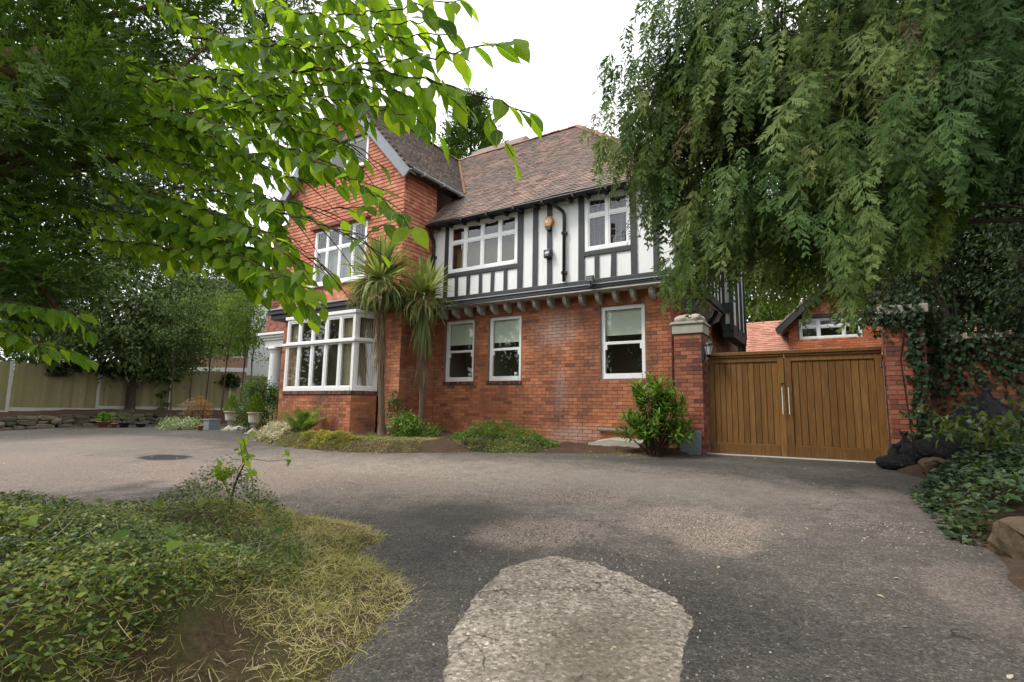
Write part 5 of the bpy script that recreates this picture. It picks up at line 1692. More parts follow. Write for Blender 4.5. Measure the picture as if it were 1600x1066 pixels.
LT = [ovate_t(.52, .18, .12), ovate_t(.56, .08, .25, .25), ovate_t(.47, .3, .08, -.2), ovate_t(.54, .14, .36, .1)]
lme = []
for k, (tv, tf) in enumerate(LT):
    me = mesh_np('leaf', tv, tf, np.zeros(len(tf)), True, tv); me.materials.append(BROAD); lme.append(me)
order = np.argsort(np.linalg.norm(LV - vec(0, 0, EYE), axis=1) / LS)
inview = []
for j in order:
    c = R3.T @ (LV[j] - vec(0, 0, EYE))
    if c[2] > 0 and -40 < 800 + FPX * c[0] / c[2] < 1640 and -40 < 533 + FPX * c[1] / c[2] < 1100: inview.append(j)
single = inview[:300]
for j in single:
    o = bpy.data.objects.new('leaf', lme[rng.integers(0, 4)]); link(o, NT)
    X = Matrix.Identity(4)
    for a in range(3):
        for b in range(3): X[a][b] = LM[j, a, b] * LS[j]
        X[a][3] = LV[j, a]
    o.matrix_basis = X
rest = np.setdiff1d(np.arange(n), single)
scatter('foliage', LT, LV[rest], LM[rest], LS[rest], rng.random(len(rest)), BROAD, NT, smooth=True, kind='stuff', veins=True)

# ------------------------------------------------------------------ dark conifer, far top left
SPR = [spray_t(s, 8, [.24, .28, .34, .30, .26, .38][s], True, [.1, .2, .3][s % 3], .018) for s in range(6)]
SPC = [spray_t(s + 40, 9, .22, False, .2, .028) for s in range(3)]
SPL = [spray_t(s + 20, 6, .28, True, .1, .016) for s in range(4)]
DC = thing('dark_conifer', 'shadowy conifer with red-brown limb filling the top left corner', 'tree', at(-420, 950, 4.2) * vec(1, 1, 0))
mb = MB()
cb = vec(DC.location.x, DC.location.y, -.1)
mb.tube([cb, cb + vec(.03, .02, 2), cb + vec(.1, .1, 5), cb + vec(.1, .2, 9)], [.42, .38, .3, .12], 14)
mb.build('trunk', BARKRED, DC)
mb = MB(); P_ = [at(-380, 320, 4.2), at(-150, 190, 3.8), at(0, 130, 3.5), at(70, 118, 3.4), at(102, 122, 3.35)]
mb.tube(P_, [.26, .24, .21, .17, .06], 14); mb.build('limb', BARKRED, DC)
mb = MB()
for pp in ([(-300, 300, 4.2), (0, 250, 4.0), (200, 170, 3.9), (340, 60, 4.2)], [(-300, 380, 4.), (-40, 400, 3.7), (60, 440, 3.6), (100, 500, 3.6)], [(-300, 100, 4.2), (0, 60, 4.2), (200, 20, 4.6), (400, -40, 5)], [(-300, 260, 4.1), (40, 270, 3.9), (240, 240, 4.2), (380, 200, 4.6)], [(-300, 0, 4.6), (100, -40, 5.0), (330, 0, 5.5)]):
    q = [at(*p) for p in pp]; mb.tube(q, list(np.linspace(.05, .01, len(q))), 7)
mb.build('branch', BARKRED, DC)
def px_cloud(regions):
    out = []
    for (x0, x1, y0, y1, d0, d1, n) in regions:
        for _ in range(n):
            out.append(at(rng.uniform(x0, x1), rng.uniform(y0, y1), rng.uniform(d0, d1)))
    return np.array(out)
P = px_cloud([(-120, 130, -120, 120, 3.3, 5.0, 170), (100, 330, -150, 90, 4., 6., 220), (130, 430, 60, 230, 5.0, 7.5, 150), (-120, 110, 180, 470, 3.6, 5., 230), (-60, 60, 380, 520, 3.2, 4.2, 90), (300, 460, -150, 60, 5., 7., 90), (90, 260, 200, 400, 5., 7., 110), (0, 110, 60, 240, 2.9, 3.3, 40)])
cq = (P - vec(0, 0, EYE)) @ R3
P = P[533 + FPX * cq[:, 1] / cq[:, 2] < np.interp(800 + FPX * cq[:, 0] / cq[:, 2], [-100, 0, 60, 110, 160, 500], [470, 455, 470, 440, 400, 330])]
n = len(P)
d = rnd_unit(n) * .7 + np.array([.5, .25, -.28])
DN = rnd_unit(n) * .5 + np.array([0, 0, 1.])
scatter('foliage', SPL, P, frames(d, DN), rng.uniform(.40, .72, n), rng.random(n), YEW, DC)


# crown of the near tree above the viewer (out of the picture, it shades the foreground)
P, out, T = crown_pts((-3.4, -1.8, 5.2), (2.4, 1.6, 1.0), 40, 30, .28, .2)
leaves('upper_crown', L2, P, out, T, .24, BROAD, NT)

# ------------------------------------------------------------------ weeping cypress, right
TX = vec(2.75, 7.3, 0)
WC = thing('weeping_cypress', 'tall weeping cypress with long drooping green sprays over the gates', 'tree', (TX[0], TX[1], float(h_rbed(TX[0], TX[1]))))
mb = MB(); z0 = float(h_rbed(TX[0], TX[1])) - .1
mb.tube([TX + vec(0, 0, z0), TX + vec(.05, .05, 1.5), TX + vec(.05, .1, 4), TX + vec(-.1, .1, 8), TX + vec(-.1, .1, 12)], [.38, .30, .25, .17, .05], 14)
mb.build('trunk', BARK, WC)
tips = [(918, 165, 6.6), (922, 172, 6.5), (935, 140, 6.6), (955, 80, 6.5), (975, 50, 6.6), (990, 10, 6.4), (948, 225, 6.9), (965, 120, 6.8), (1010, -70, 6.2), (1050, 330, 6.3), (1000, 265, 6.9), (1060, 110, 5.8), (1030, 200, 6.4),
        (1110, 240, 5.7), (1150, -50, 5.6), (1175, 320, 6.1), (1200, 150, 5.2), (1240, 50, 5.3), (1265, 310, 5.5), (1290, 190, 5.0), (1325, 350, 5.2), (1350, 70, 4.8), (1390, 240, 4.7),
        (1425, 285, 4.9), (1435, 110, 4.6), (1455, -10, 4.6), (1300, -90, 5.1), (1400, -110, 4.7), (1090, -130, 6.), (1080, 340, 6.1), (1130, 180, 6.3), (1220, 260, 6.2), (1350, 200, 5.6), (1480, 180, 5.0),
        (1060, 20, 6.6), (1170, 60, 6.2), (1280, 120, 6.2), (1400, 10, 5.6), (1470, 70, 4.4), (1300, 285, 4.6), (1020, 380, 6.2), (1215, 20, 5.6), (1120, 330, 6.4), (1330, 300, 4.9), (1250, 215, 5.4), (1440, 215, 4.5),
        (962, 290, 6.7), (985, 330, 6.5), (1030, 395, 6.3), (1062, 405, 6.1), (1000, 100, 6.6), (1020, 60, 6.5), (1040, 150, 6.4), (980, 190, 6.7), (1000, 230, 6.6), (1235, 300, 5.8), (1310, 385, 5.5), (1160, 250, 5.4), (1100, 40, 5.8), (1370, 150, 4.5), (1200, 330, 6.4)]
limb = MB()
DP, DD, DNn, DS, DT = [], [], [], [], []
for k, tp in enumerate(tips):
    e = at(*tp)
    a = TX + vec(0, .05, max(1.9, min(11, e[2] + rng.uniform(.1, .9) - .12 * np.linalg.norm(e[:2] - TX[:2]))))
    m = (a + e) / 2 + vec(rng.normal(0, .25), rng.normal(0, .25), .45 + rng.normal(0, .2))
    B = [b + rng.normal(0, .025, 3) for b in bez(a, m, e, 14)]
    limb.tube(B, list(np.linspace(.016, .003, 14)), 6)
    bt = rng.random() * .35
    nd = 50 + (12 if tp[0] < 1080 else 0)
    ncl = 9
    ct = (np.arange(ncl) + rng.random(ncl)) / ncl
    cb_ = rng.random(ncl) * .35
    for j in range(nd):
        kc = j % ncl
        t = np.clip(.12 + .88 * (ct[kc] + rng.normal(0, .028)), .1, .999)
        i = min(12, int(t * 13))
        p = B[i] + (B[i + 1] - B[i]) * (t * 13 - i)
        d = B[i + 1] - B[i]
        d /= np.linalg.norm(d)
        s = np.cross(d, [0, 0, 1]); s /= np.linalg.norm(s)
        off = s * rng.normal(0, .19) + vec(0, 0, -abs(rng.normal(0, .30)) + .05) + d * rng.normal(0, .06)
        DP.append(p + off)
        o_ = d * rng.uniform(.0, .5) + s * rng.normal(0, .35)
        DD.append(np.array([0, 0, -1.]) + o_ * .3)
        DNn.append(d * rng.uniform(.2, .9) + s * rng.normal(0, .7) + np.array([0, -.25, 0]))
        DS.append(.26 + .62 * rng.beta(1.6, 2.) * (.8 if t > .93 else 1))
        DT.append(np.clip(bt + cb_[kc] + rng.random() * .3, 0, 1))
    if k % 3 == 0: pass
limb.build('limb', BARK, WC)
DP, DD, DNn, DS, DT = map(np.array, (DP, DD, DNn, DS, DT))
px_ = np.array([R3.T @ (p - vec(0, 0, EYE)) for p in DP])
OX = [880, 915, 940, 960, 1000, 1015, 1040, 1060, 1090, 1110, 1150, 1190, 1230, 1255, 1280, 1310, 1335, 1352, 1400, 1450, 1490, 1520, 1600, 1700]
OY = [180, 215, 345, 372, 400, 445, 475, 488, 470, 445, 432, 468, 482, 470, 500, 525, 520, 440, 418, 405, 390, 320, 270, 270]
Dn = DD / np.linalg.norm(DD, axis=1, keepdims=True)
tipc = (DP + Dn * DS[:, None] - vec(0, 0, EYE)) @ R3
basc = (DP - vec(0, 0, EYE)) @ R3
tx_, ty_ = 800 + FPX * tipc[:, 0] / tipc[:, 2], 533 + FPX * tipc[:, 1] / tipc[:, 2]
by_ = 533 + FPX * basc[:, 1] / basc[:, 2]
lim = np.interp(tx_, OX, OY) + rng.normal(0, 14, len(DP))
fit = np.clip((lim - by_) / np.maximum(ty_ - by_, 1), 0, 1)       # the lowest sprays end where the browsed lower edge of the tree ends
DS = DS * np.where(ty_ > lim, fit, 1)
ok_ = DS > .16
bx_ = 800 + FPX * basc[:, 0] / basc[:, 2]
ok_ &= ~((bx_ > 1485) & (rng.random(len(DP)) < .45))
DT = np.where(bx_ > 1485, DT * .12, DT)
ok_ &= ~(((by_ < -160) | (tx_ > 1680)) & (rng.random(len(DP)) < .6))
DP, DD, DNn, DS, DT = DP[ok_], DD[ok_], DNn[ok_], DS[ok_], DT[ok_]
M_ = frames(DD, DNn)
dead = rng.random(len(DP)) < .025
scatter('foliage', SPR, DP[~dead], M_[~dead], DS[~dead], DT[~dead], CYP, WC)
ci_ = rng.random(len(DP)) < .6
wx = (DP - vec(0, 0, EYE)) @ R3
lf = np.nonzero((800 + FPX * wx[:, 0] / wx[:, 2] < 1180))[0]
for q_, (dy_, dz_) in enumerate(((.25, -.12), (.5, .1), (.1, .2))):
    scatter('inner_foliage', SPC, DP[lf] + rng.normal(0, .09, (len(lf), 3)) + vec(.06, dy_, dz_), frames(DD[lf] + rng.normal(0, .15, (len(lf), 3)), DNn[lf] + rng.normal(0, .5, (len(lf), 3))), DS[lf] * .85, np.clip(DT[lf] * .7, 0, 1), CYP, WC)
scatter('inner_foliage', SPC, DP[ci_] + (TX - DP[ci_]) * vec(.05, .05, 0) + vec(0, .12, .05), M_[ci_], DS[ci_] * 1.0, DT[ci_] * .45, CYP, WC)
scatter('dead_spray', SPR, DP[dead], M_[dead], DS[dead] * .8, DT[dead], CYPB, WC)
n = 1500
P = TX + np.stack([rng.normal(-.3, 1.7, n), rng.normal(-.6, 2.1, n), rng.uniform(6., 11.5, n)], 1)
P = P[~((P[:, 0] < .9) & (P[:, 2] < 8))]; n = len(P)
scatter('upper_foliage', SPC, P, frames(rnd_unit(n) * .5 + np.array([0, 0, -1.]), rnd_unit(n)), rng.uniform(.7, 1.1, n), rng.random(n) * .5, CYP, WC)

# ------------------------------------------------------------------ dark evergreens and ivy on the right
c = at(1530, 230, 11.5)
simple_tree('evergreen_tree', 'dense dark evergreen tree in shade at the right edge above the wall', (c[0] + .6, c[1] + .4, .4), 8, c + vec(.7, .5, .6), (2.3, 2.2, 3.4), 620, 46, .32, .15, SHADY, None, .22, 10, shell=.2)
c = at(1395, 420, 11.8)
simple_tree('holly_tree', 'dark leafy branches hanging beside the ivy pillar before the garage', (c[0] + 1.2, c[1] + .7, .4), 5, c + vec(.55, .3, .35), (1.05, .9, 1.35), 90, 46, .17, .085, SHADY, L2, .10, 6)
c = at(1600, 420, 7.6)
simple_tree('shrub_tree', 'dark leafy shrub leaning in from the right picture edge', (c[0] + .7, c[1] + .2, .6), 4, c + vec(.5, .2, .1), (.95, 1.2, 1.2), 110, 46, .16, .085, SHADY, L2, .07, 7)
mb = MB(); q = [at(1760, 235, 7.), at(1600, 245, 7.4), at(1530, 265, 7.6), at(1480, 292, 7.8)]; mb.tube(q, [.10, .08, .06, .03], 8)
tag(mb.build('bare_limb', BARK, WC))
q = (3.3, 8.5, 6.2)  # extra tree out of view, added to shade the right pillar and wall
simple_tree('added_shade_tree', 'unseen dark evergreen added beyond the right edge to shade the pillar and bag heap', (3.6, 8.9, .8), 6, q, (2.0, 2.3, 1.3), 150, 40, .3, .14, SHADY, None, .14, 7, shell=.1)
q = at(1500, 440, 12.6)
simple_tree('wall_ivy_bush', 'dark bushy ivy growing along the top of the garden wall', (q[0], q[1], 1.2), 3, q + vec(.4, 0, -.1), (1.5, .6, .75), 110, 40, .16, .10, SHADY, None, .05, 5, shell=.1)
# ivy on pillar and wall
iv = thing('climbing_ivy', 'dark ivy climbing the right gate pillar and garden wall', 'ivy', (1.3, 10.1, .5))
n = 2300
u = rng.random(n)
X = np.where(u < .12, rng.normal(1.03, .06, n), 1.2 + np.abs(rng.normal(0, 1.6, n)) + .0)
Z = np.where(u < .12, rng.uniform(.6, 2.8, n), 2.75 - np.abs(rng.normal(0, .75, n)))
X = np.where(u > .85, rng.normal(.95, .28, n), X); Z = np.where(u > .85, rng.normal(2.85, .16, n), Z)
keep = (Z > .5) & (X < 5.5)
X, Z = X[keep], Z[keep]; n = len(X)
Yv = np.where(X < 1.16, 10.06, 10.30) - rng.random(n) * .07
d = np.stack([rng.normal(0, .5, n), rng.normal(-.3, .2, n), rng.normal(-.9, .3, n)], 1)
nn = np.stack([rng.normal(0, .35, n), np.full(n, -1.), rng.normal(.4, .3, n)], 1)
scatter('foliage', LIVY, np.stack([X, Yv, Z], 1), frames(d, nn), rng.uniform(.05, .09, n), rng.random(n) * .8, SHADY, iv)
mb = MB()
for k in range(3):
    x = .92 + .07 * k
    mb.tube([(x, 10.065, .5), (x + rng.normal(0, .05), 10.065, 1.3), (x + rng.normal(0, .08), 10.065, 2.1), (x + rng.normal(0, .1), 10.065, 2.8)], .008, 5)
stuffed(mb.build('stem', BARK, iv))
# ground ivy and brambles along the right bed
def carpet(name, poly, hf, n, size, tpl, mat, thick, parent=None, edge=0., up=1., tl=.75, mask=None, kind='stuff', pile=None, dz=.15, t0=.32):
    p = np.array(poly)
    lo, hi = p.min(0), p.max(0)
    X = rng.uniform(lo[0], hi[0], n * 5); Y = rng.uniform(lo[1], hi[1], n * 5)
    k = sdist(poly, X, Y) + .06 * wob(X, Y, 4.) > edge
    if mask is not None: k &= mask(X, Y)
    X, Y = X[k][:n], Y[k][:n]
    m = len(X)
    hgt = thick * rng.random(m) ** .8 * (.55 + .45 * wob(X, Y, 3., 1)) + (pile(X, Y) if pile else 0)
    Z = hf(X, Y) + np.maximum(hgt, .005)
    a = rng.uniform(0, 2 * PI, m)
    d = np.stack([np.cos(a), np.sin(a), rng.normal(dz, .45, m)], 1)
    nn = rnd_unit(m) * .55 + np.array([0, -.2, up])
    T = np.clip(t0 + .32 * wob(X, Y, 2.5, 2) + rng.normal(0, .26, m), 0, tl)
    o = scatter(name, tpl, np.stack([X, Y, Z], 1), frames(d, nn), size * rng.uniform(.65, 1.3, m), T, mat, parent)
    if kind: o['kind'] = kind
    return o
RP = [(.62, 3.0), (.80, 4.6), (.66, 5.6), (.62, 7.0), (.80, 8.2), (1.3, 8.1), (2.2, 8.3), (5, 9.8), (6, 9.8), (6, 2)]
o = carpet('ground_ivy', RP, h_rbed, 15000, .062, [fold_t(.95, .2, .2, .35), fold_t(.5, .3, .2)], IVYG, .26, mask=lambda x, y: (rng.random(x.shape) < np.exp(-np.maximum(0, x - 1.4) * .55)) & ~((np.abs(x - 1.02) < .3) & (np.abs(y - 4.85) < .42)) & ~((x < 1.35) & (y < 4.6)), pile=lambda x, y: .30 * sstep(.0, .5, sdist(RP, x, y)))
tag(o, 'dark green ivy and brambles covering the bed on the right', 'ivy')
brm = thing('bramble', 'arching leafy brambles over the black bags on the right', 'bramble', (1.9, 8.0, .7))
mb = MB(); BP = []
for k in range(16):
    a = vec(rng.uniform(1.3, 2.6), rng.uniform(6.4, 9.2), 0); a[2] = float(h_rbed(a[0], a[1]))
    e = a + vec(rng.normal(-.35, .35), rng.normal(0, .5), rng.uniform(.15, .7))
    B = bez(a, (a + e) / 2 + vec(0, 0, rng.uniform(.3, .8)), e, 12)
    mb.tube(B, list(np.linspace(.006, .002, 12)), 5)
    for p in B[2:]:
        for _ in range(5): BP.append(p + rng.normal(0, .05, 3))
mb.build('stem', TWIG, brm)
BP = np.array(BP)
leaves('foliage', L3, BP, rnd_unit(len(BP)), np.clip(rng.random(len(BP)), 0, 1), .085, HOLLY, brm)

# ------------------------------------------------------------------ trees beyond the fence and behind the house
for k, (px, py, dep, rad, lab) in enumerate(((1480, 400, 14.5, (2.6, 1.6, 2.4), 'dark tree behind the garden wall, left of the edge tree'), (1620, 380, 14., (2.4, 2., 2.8), 'dark tree behind the garden wall at the picture edge'), (1440, 250, 18., (2.6, 2., 3.0), 'dim tree high behind the cypress at right'))):
    q = at(px, py, dep)
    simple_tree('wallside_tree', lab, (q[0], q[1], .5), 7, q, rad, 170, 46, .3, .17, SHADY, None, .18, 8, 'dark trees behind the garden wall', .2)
for k in range(5):
    q = vec(-28.4 - .5 * (k % 2), 5.2 + 2.6 * k, 2.2)
    simple_tree('hedge_shrub', ['leftmost dark shrub filling the gap above the fence', 'second dark shrub above the fence, left of the holly trunk', 'dark shrub under the holly crown above the fence', 'dark shrub right of the holly trunk above the fence', 'last dark shrub above the fence, among the saplings'][k], (q[0], q[1], .7), 3, q, (.9, 1.7, 1.5 - .1 * k), 90 - 12 * k, 40, .2, .12, HOLLY, None, .06, 5, 'shrubs behind the fence', .2)
q = at(235, 480, 23.0)
simple_tree('holly_hedge_tree', 'broad grey-green holly tree behind the fence', (q[0] - .8, q[1], .7), 7, q + vec(-.8, 0, .15), (2.6, 5.2, 3.3), 760, 70, .32, .15, HOLLY, None, .2, 12, shell=.3)
q = at(70, 470, 23.5)
simple_tree('holly_hedge_tree', 'dark shrubby tree behind the fence at the far left', (q[0], q[1], .7), 6, q + vec(-1., 0, .0), (2.3, 3.6, 2.8), 300, 60, .3, .13, HOLLY, None, .2, 9, shell=.4)
q = at(150, 230, 30.)
simple_tree('tall_backdrop_tree', 'tall dark tree rising behind the fence through the hanging leaves', (q[0], q[1], .7), 14, q + vec(0, 0, .5), (5.5, 7.5, 7.0), 520, 60, .6, .26, SHADY, None, .35, 10)
for k, (px, lab) in enumerate(((280, 'leftmost thin bare-stemmed sapling behind the fence'), (306, 'second thin sapling in the row behind the fence'), (330, 'middle thin leafy sapling behind the fence'), (356, 'fourth thin sapling behind the fence, near its last post'), (384, 'slender pale sapling beside the porch'), (405, 'rightmost wispy sapling against the porch'))):
    q = at(px, 520, 21.5 + .5 * (k % 3))
    simple_tree('sapling', lab, (q[0], q[1], .7), 4, q + vec(0, 0, .35), (.65, .8, 1.5), 70, 26, .17, .09, [HOLLY, BRIGHT][k > 2], None, .035, 5, 'thin saplings behind the fence', .2)
q = at(735, 250, 30.)
t_ = thing('garden_conifer', 'tall pointed conifer rising behind the roof valley', 'tree', (q[0], q[1], .4))
mb = MB(); mb.tube([(q[0], q[1], .4), (q[0], q[1], 8), (q[0], q[1], q[2] + 3.4)], [.3, .2, .03], 8); mb.build('trunk', BARK, t_)
n = 1600
tt = rng.random(n) ** .8
hh = q[2] + 3.7 - tt * 8.
ang = rng.uniform(0, 2 * PI, n)
rr = .12 + tt * 2.9 * rng.uniform(.3, 1.05, n)
P = np.stack([q[0] + rr * np.cos(ang), q[1] + rr * np.sin(ang), hh], 1)
out = np.stack([np.cos(ang), np.sin(ang), np.full(n, .45)], 1)
scatter('crown', [spray_t(71, 8, .32, False, -.12, .045), spray_t(72, 8, .36, False, -.2, .045)], P, frames(out + rnd_unit(n) * .25, rnd_unit(n) * .5 + np.array([0, 0, 1.])), rng.uniform(.6, 1.1, n), rng.random(n) * .6, YEW, t_)
for k, (px, py, dep, r, lab, m) in enumerate(((1180, 440, 33, (3.4, 3, 3.4), 'bright leafy tree behind the garage roof, left', BRIGHT), (1255, 450, 36, (4.2, 3, 3.8), 'bright leafy tree behind the garage dormer', BRIGHT), (1120, 380, 40, (4, 3, 4.5), 'tall green tree behind the side of the house', BRIGHT), (1400, 400, 36, (4, 3, 4), 'shaded tree behind the right of the garage', HOLLY), (1330, 350, 42, (4, 3, 4), 'tall leafy tree far behind the cypress curtain', BRIGHT))):
    q = at(px, py, dep)
    simple_tree('leafy_tree', lab, (q[0], q[1], .5), 9, q, r, 210, 52, .42, .24, m, None, .2, 8, 'trees behind the garage')
# trees behind the viewer, seen mirrored in the window panes
for k, (x, y, h, lab) in enumerate(((-15, -9, 9, 'first'), (-10.5, -10.5, 11, 'second'), (-5.5, -9.5, 10, 'third'), (-.5, -10.5, 11, 'fourth'), (4.5, -9, 10, 'fifth'), (-20, -7.5, 9, 'sixth'), (-26, -6, 10, 'seventh'), (-31.5, -4, 11, 'eighth'), (-37, -2.5, 11, 'ninth'), (-31, -10, 12, 'tenth'), (-41, -8, 12, 'eleventh'))):
    simple_tree('roadside_tree', lab + ' leafy roadside tree behind the viewer, mirrored in the windows', (x, y, -.6), h, (x, y, h * .42), (2.7, 2.2, h * .43), 130, 34, .5, .36, [HOLLY, BRIGHT][k % 2], None, .22, 6, 'roadside trees mirrored in the windows', .3)

# ------------------------------------------------------------------ cordylines
def sword_t(droop, W_=.080, n=5):
    vs, fs = [], []
    for i in range(n + 1):
        t = i / n
        w = W_ * (.55 + .6 * t if t < .4 else .79 * (1 - ((t - .4) / .6) ** 1.6)) + .002
        x = t * math.cos(droop * t * .9); z = -abs(droop) * .45 * t ** 2
        vs += [(x, -w / 2, z + w * .12), (x, w / 2, z + w * .12)]
    for i in range(n): fs.append((2 * i, 2 * i + 1, 2 * i + 3, 2 * i + 2))
    return np.array(vs), np.array(fs)
SW = [sword_t(.2), sword_t(.7), sword_t(1.1), sword_t(1.5)]
def cordyline(base, head, lean, label, green, skirt_z, dead_z, pan, size):
    base = np.asarray(base, float); head = np.asarray(head, float)
    t_ = thing('cordyline_palm', label, 'palm', base, 'cordyline palms by the bay window')
    mb = MB()
    B = bez(base, (base + head) / 2 + vec(*lean, 0), head, 22)
    mb.tube(B, [.062 + .008 * (i % 2) + .03 * (i < 2) for i in range(22)], 12)
    mb.build('trunk', PALETRUNK, t_)
    n = green
    el = rng.uniform(-.45, 1.45, n)
    az = rng.uniform(0, 2 * PI, n)
    d = np.stack([np.cos(az) * np.cos(el), np.sin(az) * np.cos(el), np.sin(el)], 1)
    pk = np.clip((1.45 - el) * 1.5 + rng.normal(0, .4, n), 0, 3.4).astype(int)
    P = head + d * .06 + np.stack([np.zeros(n), np.zeros(n), (el - .5) * .12], 1)
    scatter('leaf_rosette', SW, P, frames(d, np.array([0, 0, 1.]) + rnd_unit(n) * .15), size * rng.uniform(.75, 1.1, n), rng.random(n), SWORD, t_, pick=pk)
    def skirt(name, z0, z1, m, mat, L, flare):
        az = rng.uniform(0, 2 * PI, m)
        tz = rng.uniform(z0, z1, m)
        ix = np.clip(((tz - base[2]) / (head[2] - base[2]) * 21), 0, 20).astype(int)
        c_ = np.array([B[i] for i in ix]); c_[:, 2] = tz
        o_ = np.stack([np.cos(az), np.sin(az), np.zeros(m)], 1)
        d_ = o_ * (flare * rng.uniform(.3, 1.3, m))[:, None] + np.array([0, 0, -1.]) + rnd_unit(m) * .08
        scatter(name, [sword_t(.15, .035), sword_t(.35, .03)], c_ + o_ * .08, frames(d_, o_ + rnd_unit(m) * .4), L * rng.uniform(.7, 1.15, m), rng.random(m), mat, t_)
    if skirt_z: skirt('hanging_leaf_skirt', skirt_z[0], skirt_z[1], 170, SWORD, size * .9, .35)
    skirt('dead_leaf_skirt', dead_z[0] + .45, dead_z[1], 330, DEADLEAF, .55, .20)
    PP, DDs = [], []
    for (az, el, L) in pan:                                    # plumes of old flower stalks
        d0 = vec(math.cos(az) * math.cos(el), math.sin(az) * math.cos(el), math.sin(el))
        e = head + d0 * L
        Bq = bez(head, head + d0 * L * .6 + vec(0, 0, .12), e + vec(0, 0, -.28 * L), 12)
        for p, p2 in zip(Bq[3:], Bq[4:] + [Bq[-1]]):
            for _ in range(20):
                PP.append(p + rng.normal(0, .04, 3)); DDs.append(rnd_unit(1)[0] * .8 + d0 * .5 + vec(0, 0, -.6))
    if PP:
        PP = np.array(PP); DDs = np.array(DDs)
        scatter('flower_plume', [leaf_t(1, .07, 2, 0, .15, .6, .03)], PP, frames(DDs, rnd_unit(len(PP))), rng.uniform(.10, .20, len(PP)), rng.random(len(PP)), PANICLE, t_)
b1 = vec(-8.75, 8.62, .0); b1[2] = float(h_bed(b1[0], b1[1])) - .03
dep1 = (R3.T @ (b1 - vec(0, 0, EYE)))[2]
h1 = at(594, 440, dep1)
cordyline(b1, h1, (.02, -.03), 'taller cordyline palm with olive flower plumes before the bay window', 400, None, (b1[2] + 1.25, h1[2] - .15),
          [(-2.6, -.1, .7), (-1.9, -.35, .65), (-.5, -.1, .6), (-2.2, -.5, .65), (-.9, -.45, .65), (2.9, -.1, .65)], .98)
b2 = vec(-8.35, 9.45, .0); b2[2] = float(h_bed(b2[0], b2[1])) - .03
dep2 = (R3.T @ (b2 - vec(0, 0, EYE)))[2]
h2 = at(662, 468, dep2)
cordyline(b2, h2, (.03, .0), 'shorter cordyline palm with hanging green leaf skirt, in the house corner', 290, (h2[2] - .65, h2[2] - .05), (b2[2] + 1.05, h2[2] - .75),
          [(-1.0, -.2, .5), (-.4, -.05, .5)], .90)

# ------------------------------------------------------------------ shrubs and border plants
def shrub(name, label, c, rad, nclump, per, cr, size, mat, tpl=L3, stems=7, cat='shrub', group=None, shell=.35, up=.8, down=.1):
    c = np.asarray(c, float)
    t_ = thing(name, label, cat, (c[0], c[1], c[2] - rad[2]), group)
    mb = MB()
    for k in range(stems):
        e = c + rnd_unit(1)[0] * np.array(rad) * .7
        b = vec(c[0] + rng.normal(0, .05), c[1] + rng.normal(0, .05), c[2] - rad[2] - .02)
        mb.tube(bez(b, (b + e) / 2 + rng.normal(0, .05, 3), e, 6), list(np.linspace(.012, .004, 6)), 5)
    mb.build('stem', TWIG, t_)
    P, out, T = crown_pts(c, rad, nclump, per, cr, shell)
    P[:, 2] = np.maximum(P[:, 2], c[2] - rad[2] + .02)
    leaves('foliage', tpl, P, out, T, size, mat, t_, down, up=up)
    return t_
lx, ly = -2.80, 9.35
lz = float(h_bed(lx, ly))
lt = thing('laurel_shrub', 'glossy bright green laurel bush in front of the house corner', 'shrub', (lx, ly, lz))
mb = MB(); PP, DD_, = [], []
for k in range(120):
    u = rnd_unit(1)[0]; u[2] = abs(u[2]) * 1.15 - .25
    e = vec(lx, ly, lz + .62) + u * vec(.70, .6, .90) * rng.uniform(.5, 1.08)
    e[2] = max(e[2], lz + .12)
    b = vec(lx, ly, lz) + rng.normal(0, .05, 3) * vec(1, 1, 0)
    B = bez(b, b * .5 + e * .5 + vec(0, 0, .1), e, 8)
    mb.tube(B, list(np.linspace(.012, .004, 8)), 5)
    ax = B[-1] - B[-3]; ax /= np.linalg.norm(ax)
    for j in range(15):
        p = B[-1] - ax * .022 * j
        az = j * 2.4
        s1 = np.cross(ax, [.3, .2, 1]); s1 /= np.linalg.norm(s1); s2 = np.cross(ax, s1)
        PP.append(p); DD_.append(ax * (.9 - .05 * j) + (s1 * math.cos(az) + s2 * math.sin(az)) * .8)
mb.build('stem', TWIG, lt)
PP = np.array(PP); DD_ = np.array(DD_)
scatter('foliage', [leaf_t(1, .36, 4, .25, .12, .3, .03), leaf_t(1, .34, 4, .3, .25, .3, .03)], PP, frames(DD_, rnd_unit(len(PP)) * .3 + np.array([0, 0, 1.])), rng.uniform(.10, .165, len(PP)), np.clip(rng.beta(2, 2.2, len(PP)), 0, 1), LAUREL, lt)
vm = thing('honeysuckle_mound', 'low spreading green mound of small leaves against the brick wall', 'shrub', (-5.9, 9.2, .5))
VMP = [(-7.0, 9.9), (-6.9, 8.7), (-6.3, 8.35), (-5.4, 8.55), (-4.75, 8.9), (-4.7, 9.4), (-5.2, 10.0)]
carpet('foliage', VMP, h_bed, 7500, .040, L2, LAUREL, .12, vm, pile=lambda x, y: .50 * sstep(-.05, .75, sdist(VMP, x, y)) * (.75 + .4 * wob(x, y, 2.5)) * rng.uniform(.45, 1.0, x.shape), kind=None, tl=.8)
carpet('stem', VMP, h_bed, 500, .10, [leaf_t(1, .04, 2, 0, .1, 1., .03)], STRAW, .25, vm, kind=None)
shrub('variegated_weed', 'small bright green bush between the two palms', (-8.15, 8.75, float(h_bed(-8.15, 8.75)) + .22), (.38, .3, .26), 50, 24, .07, .06, LAUREL)
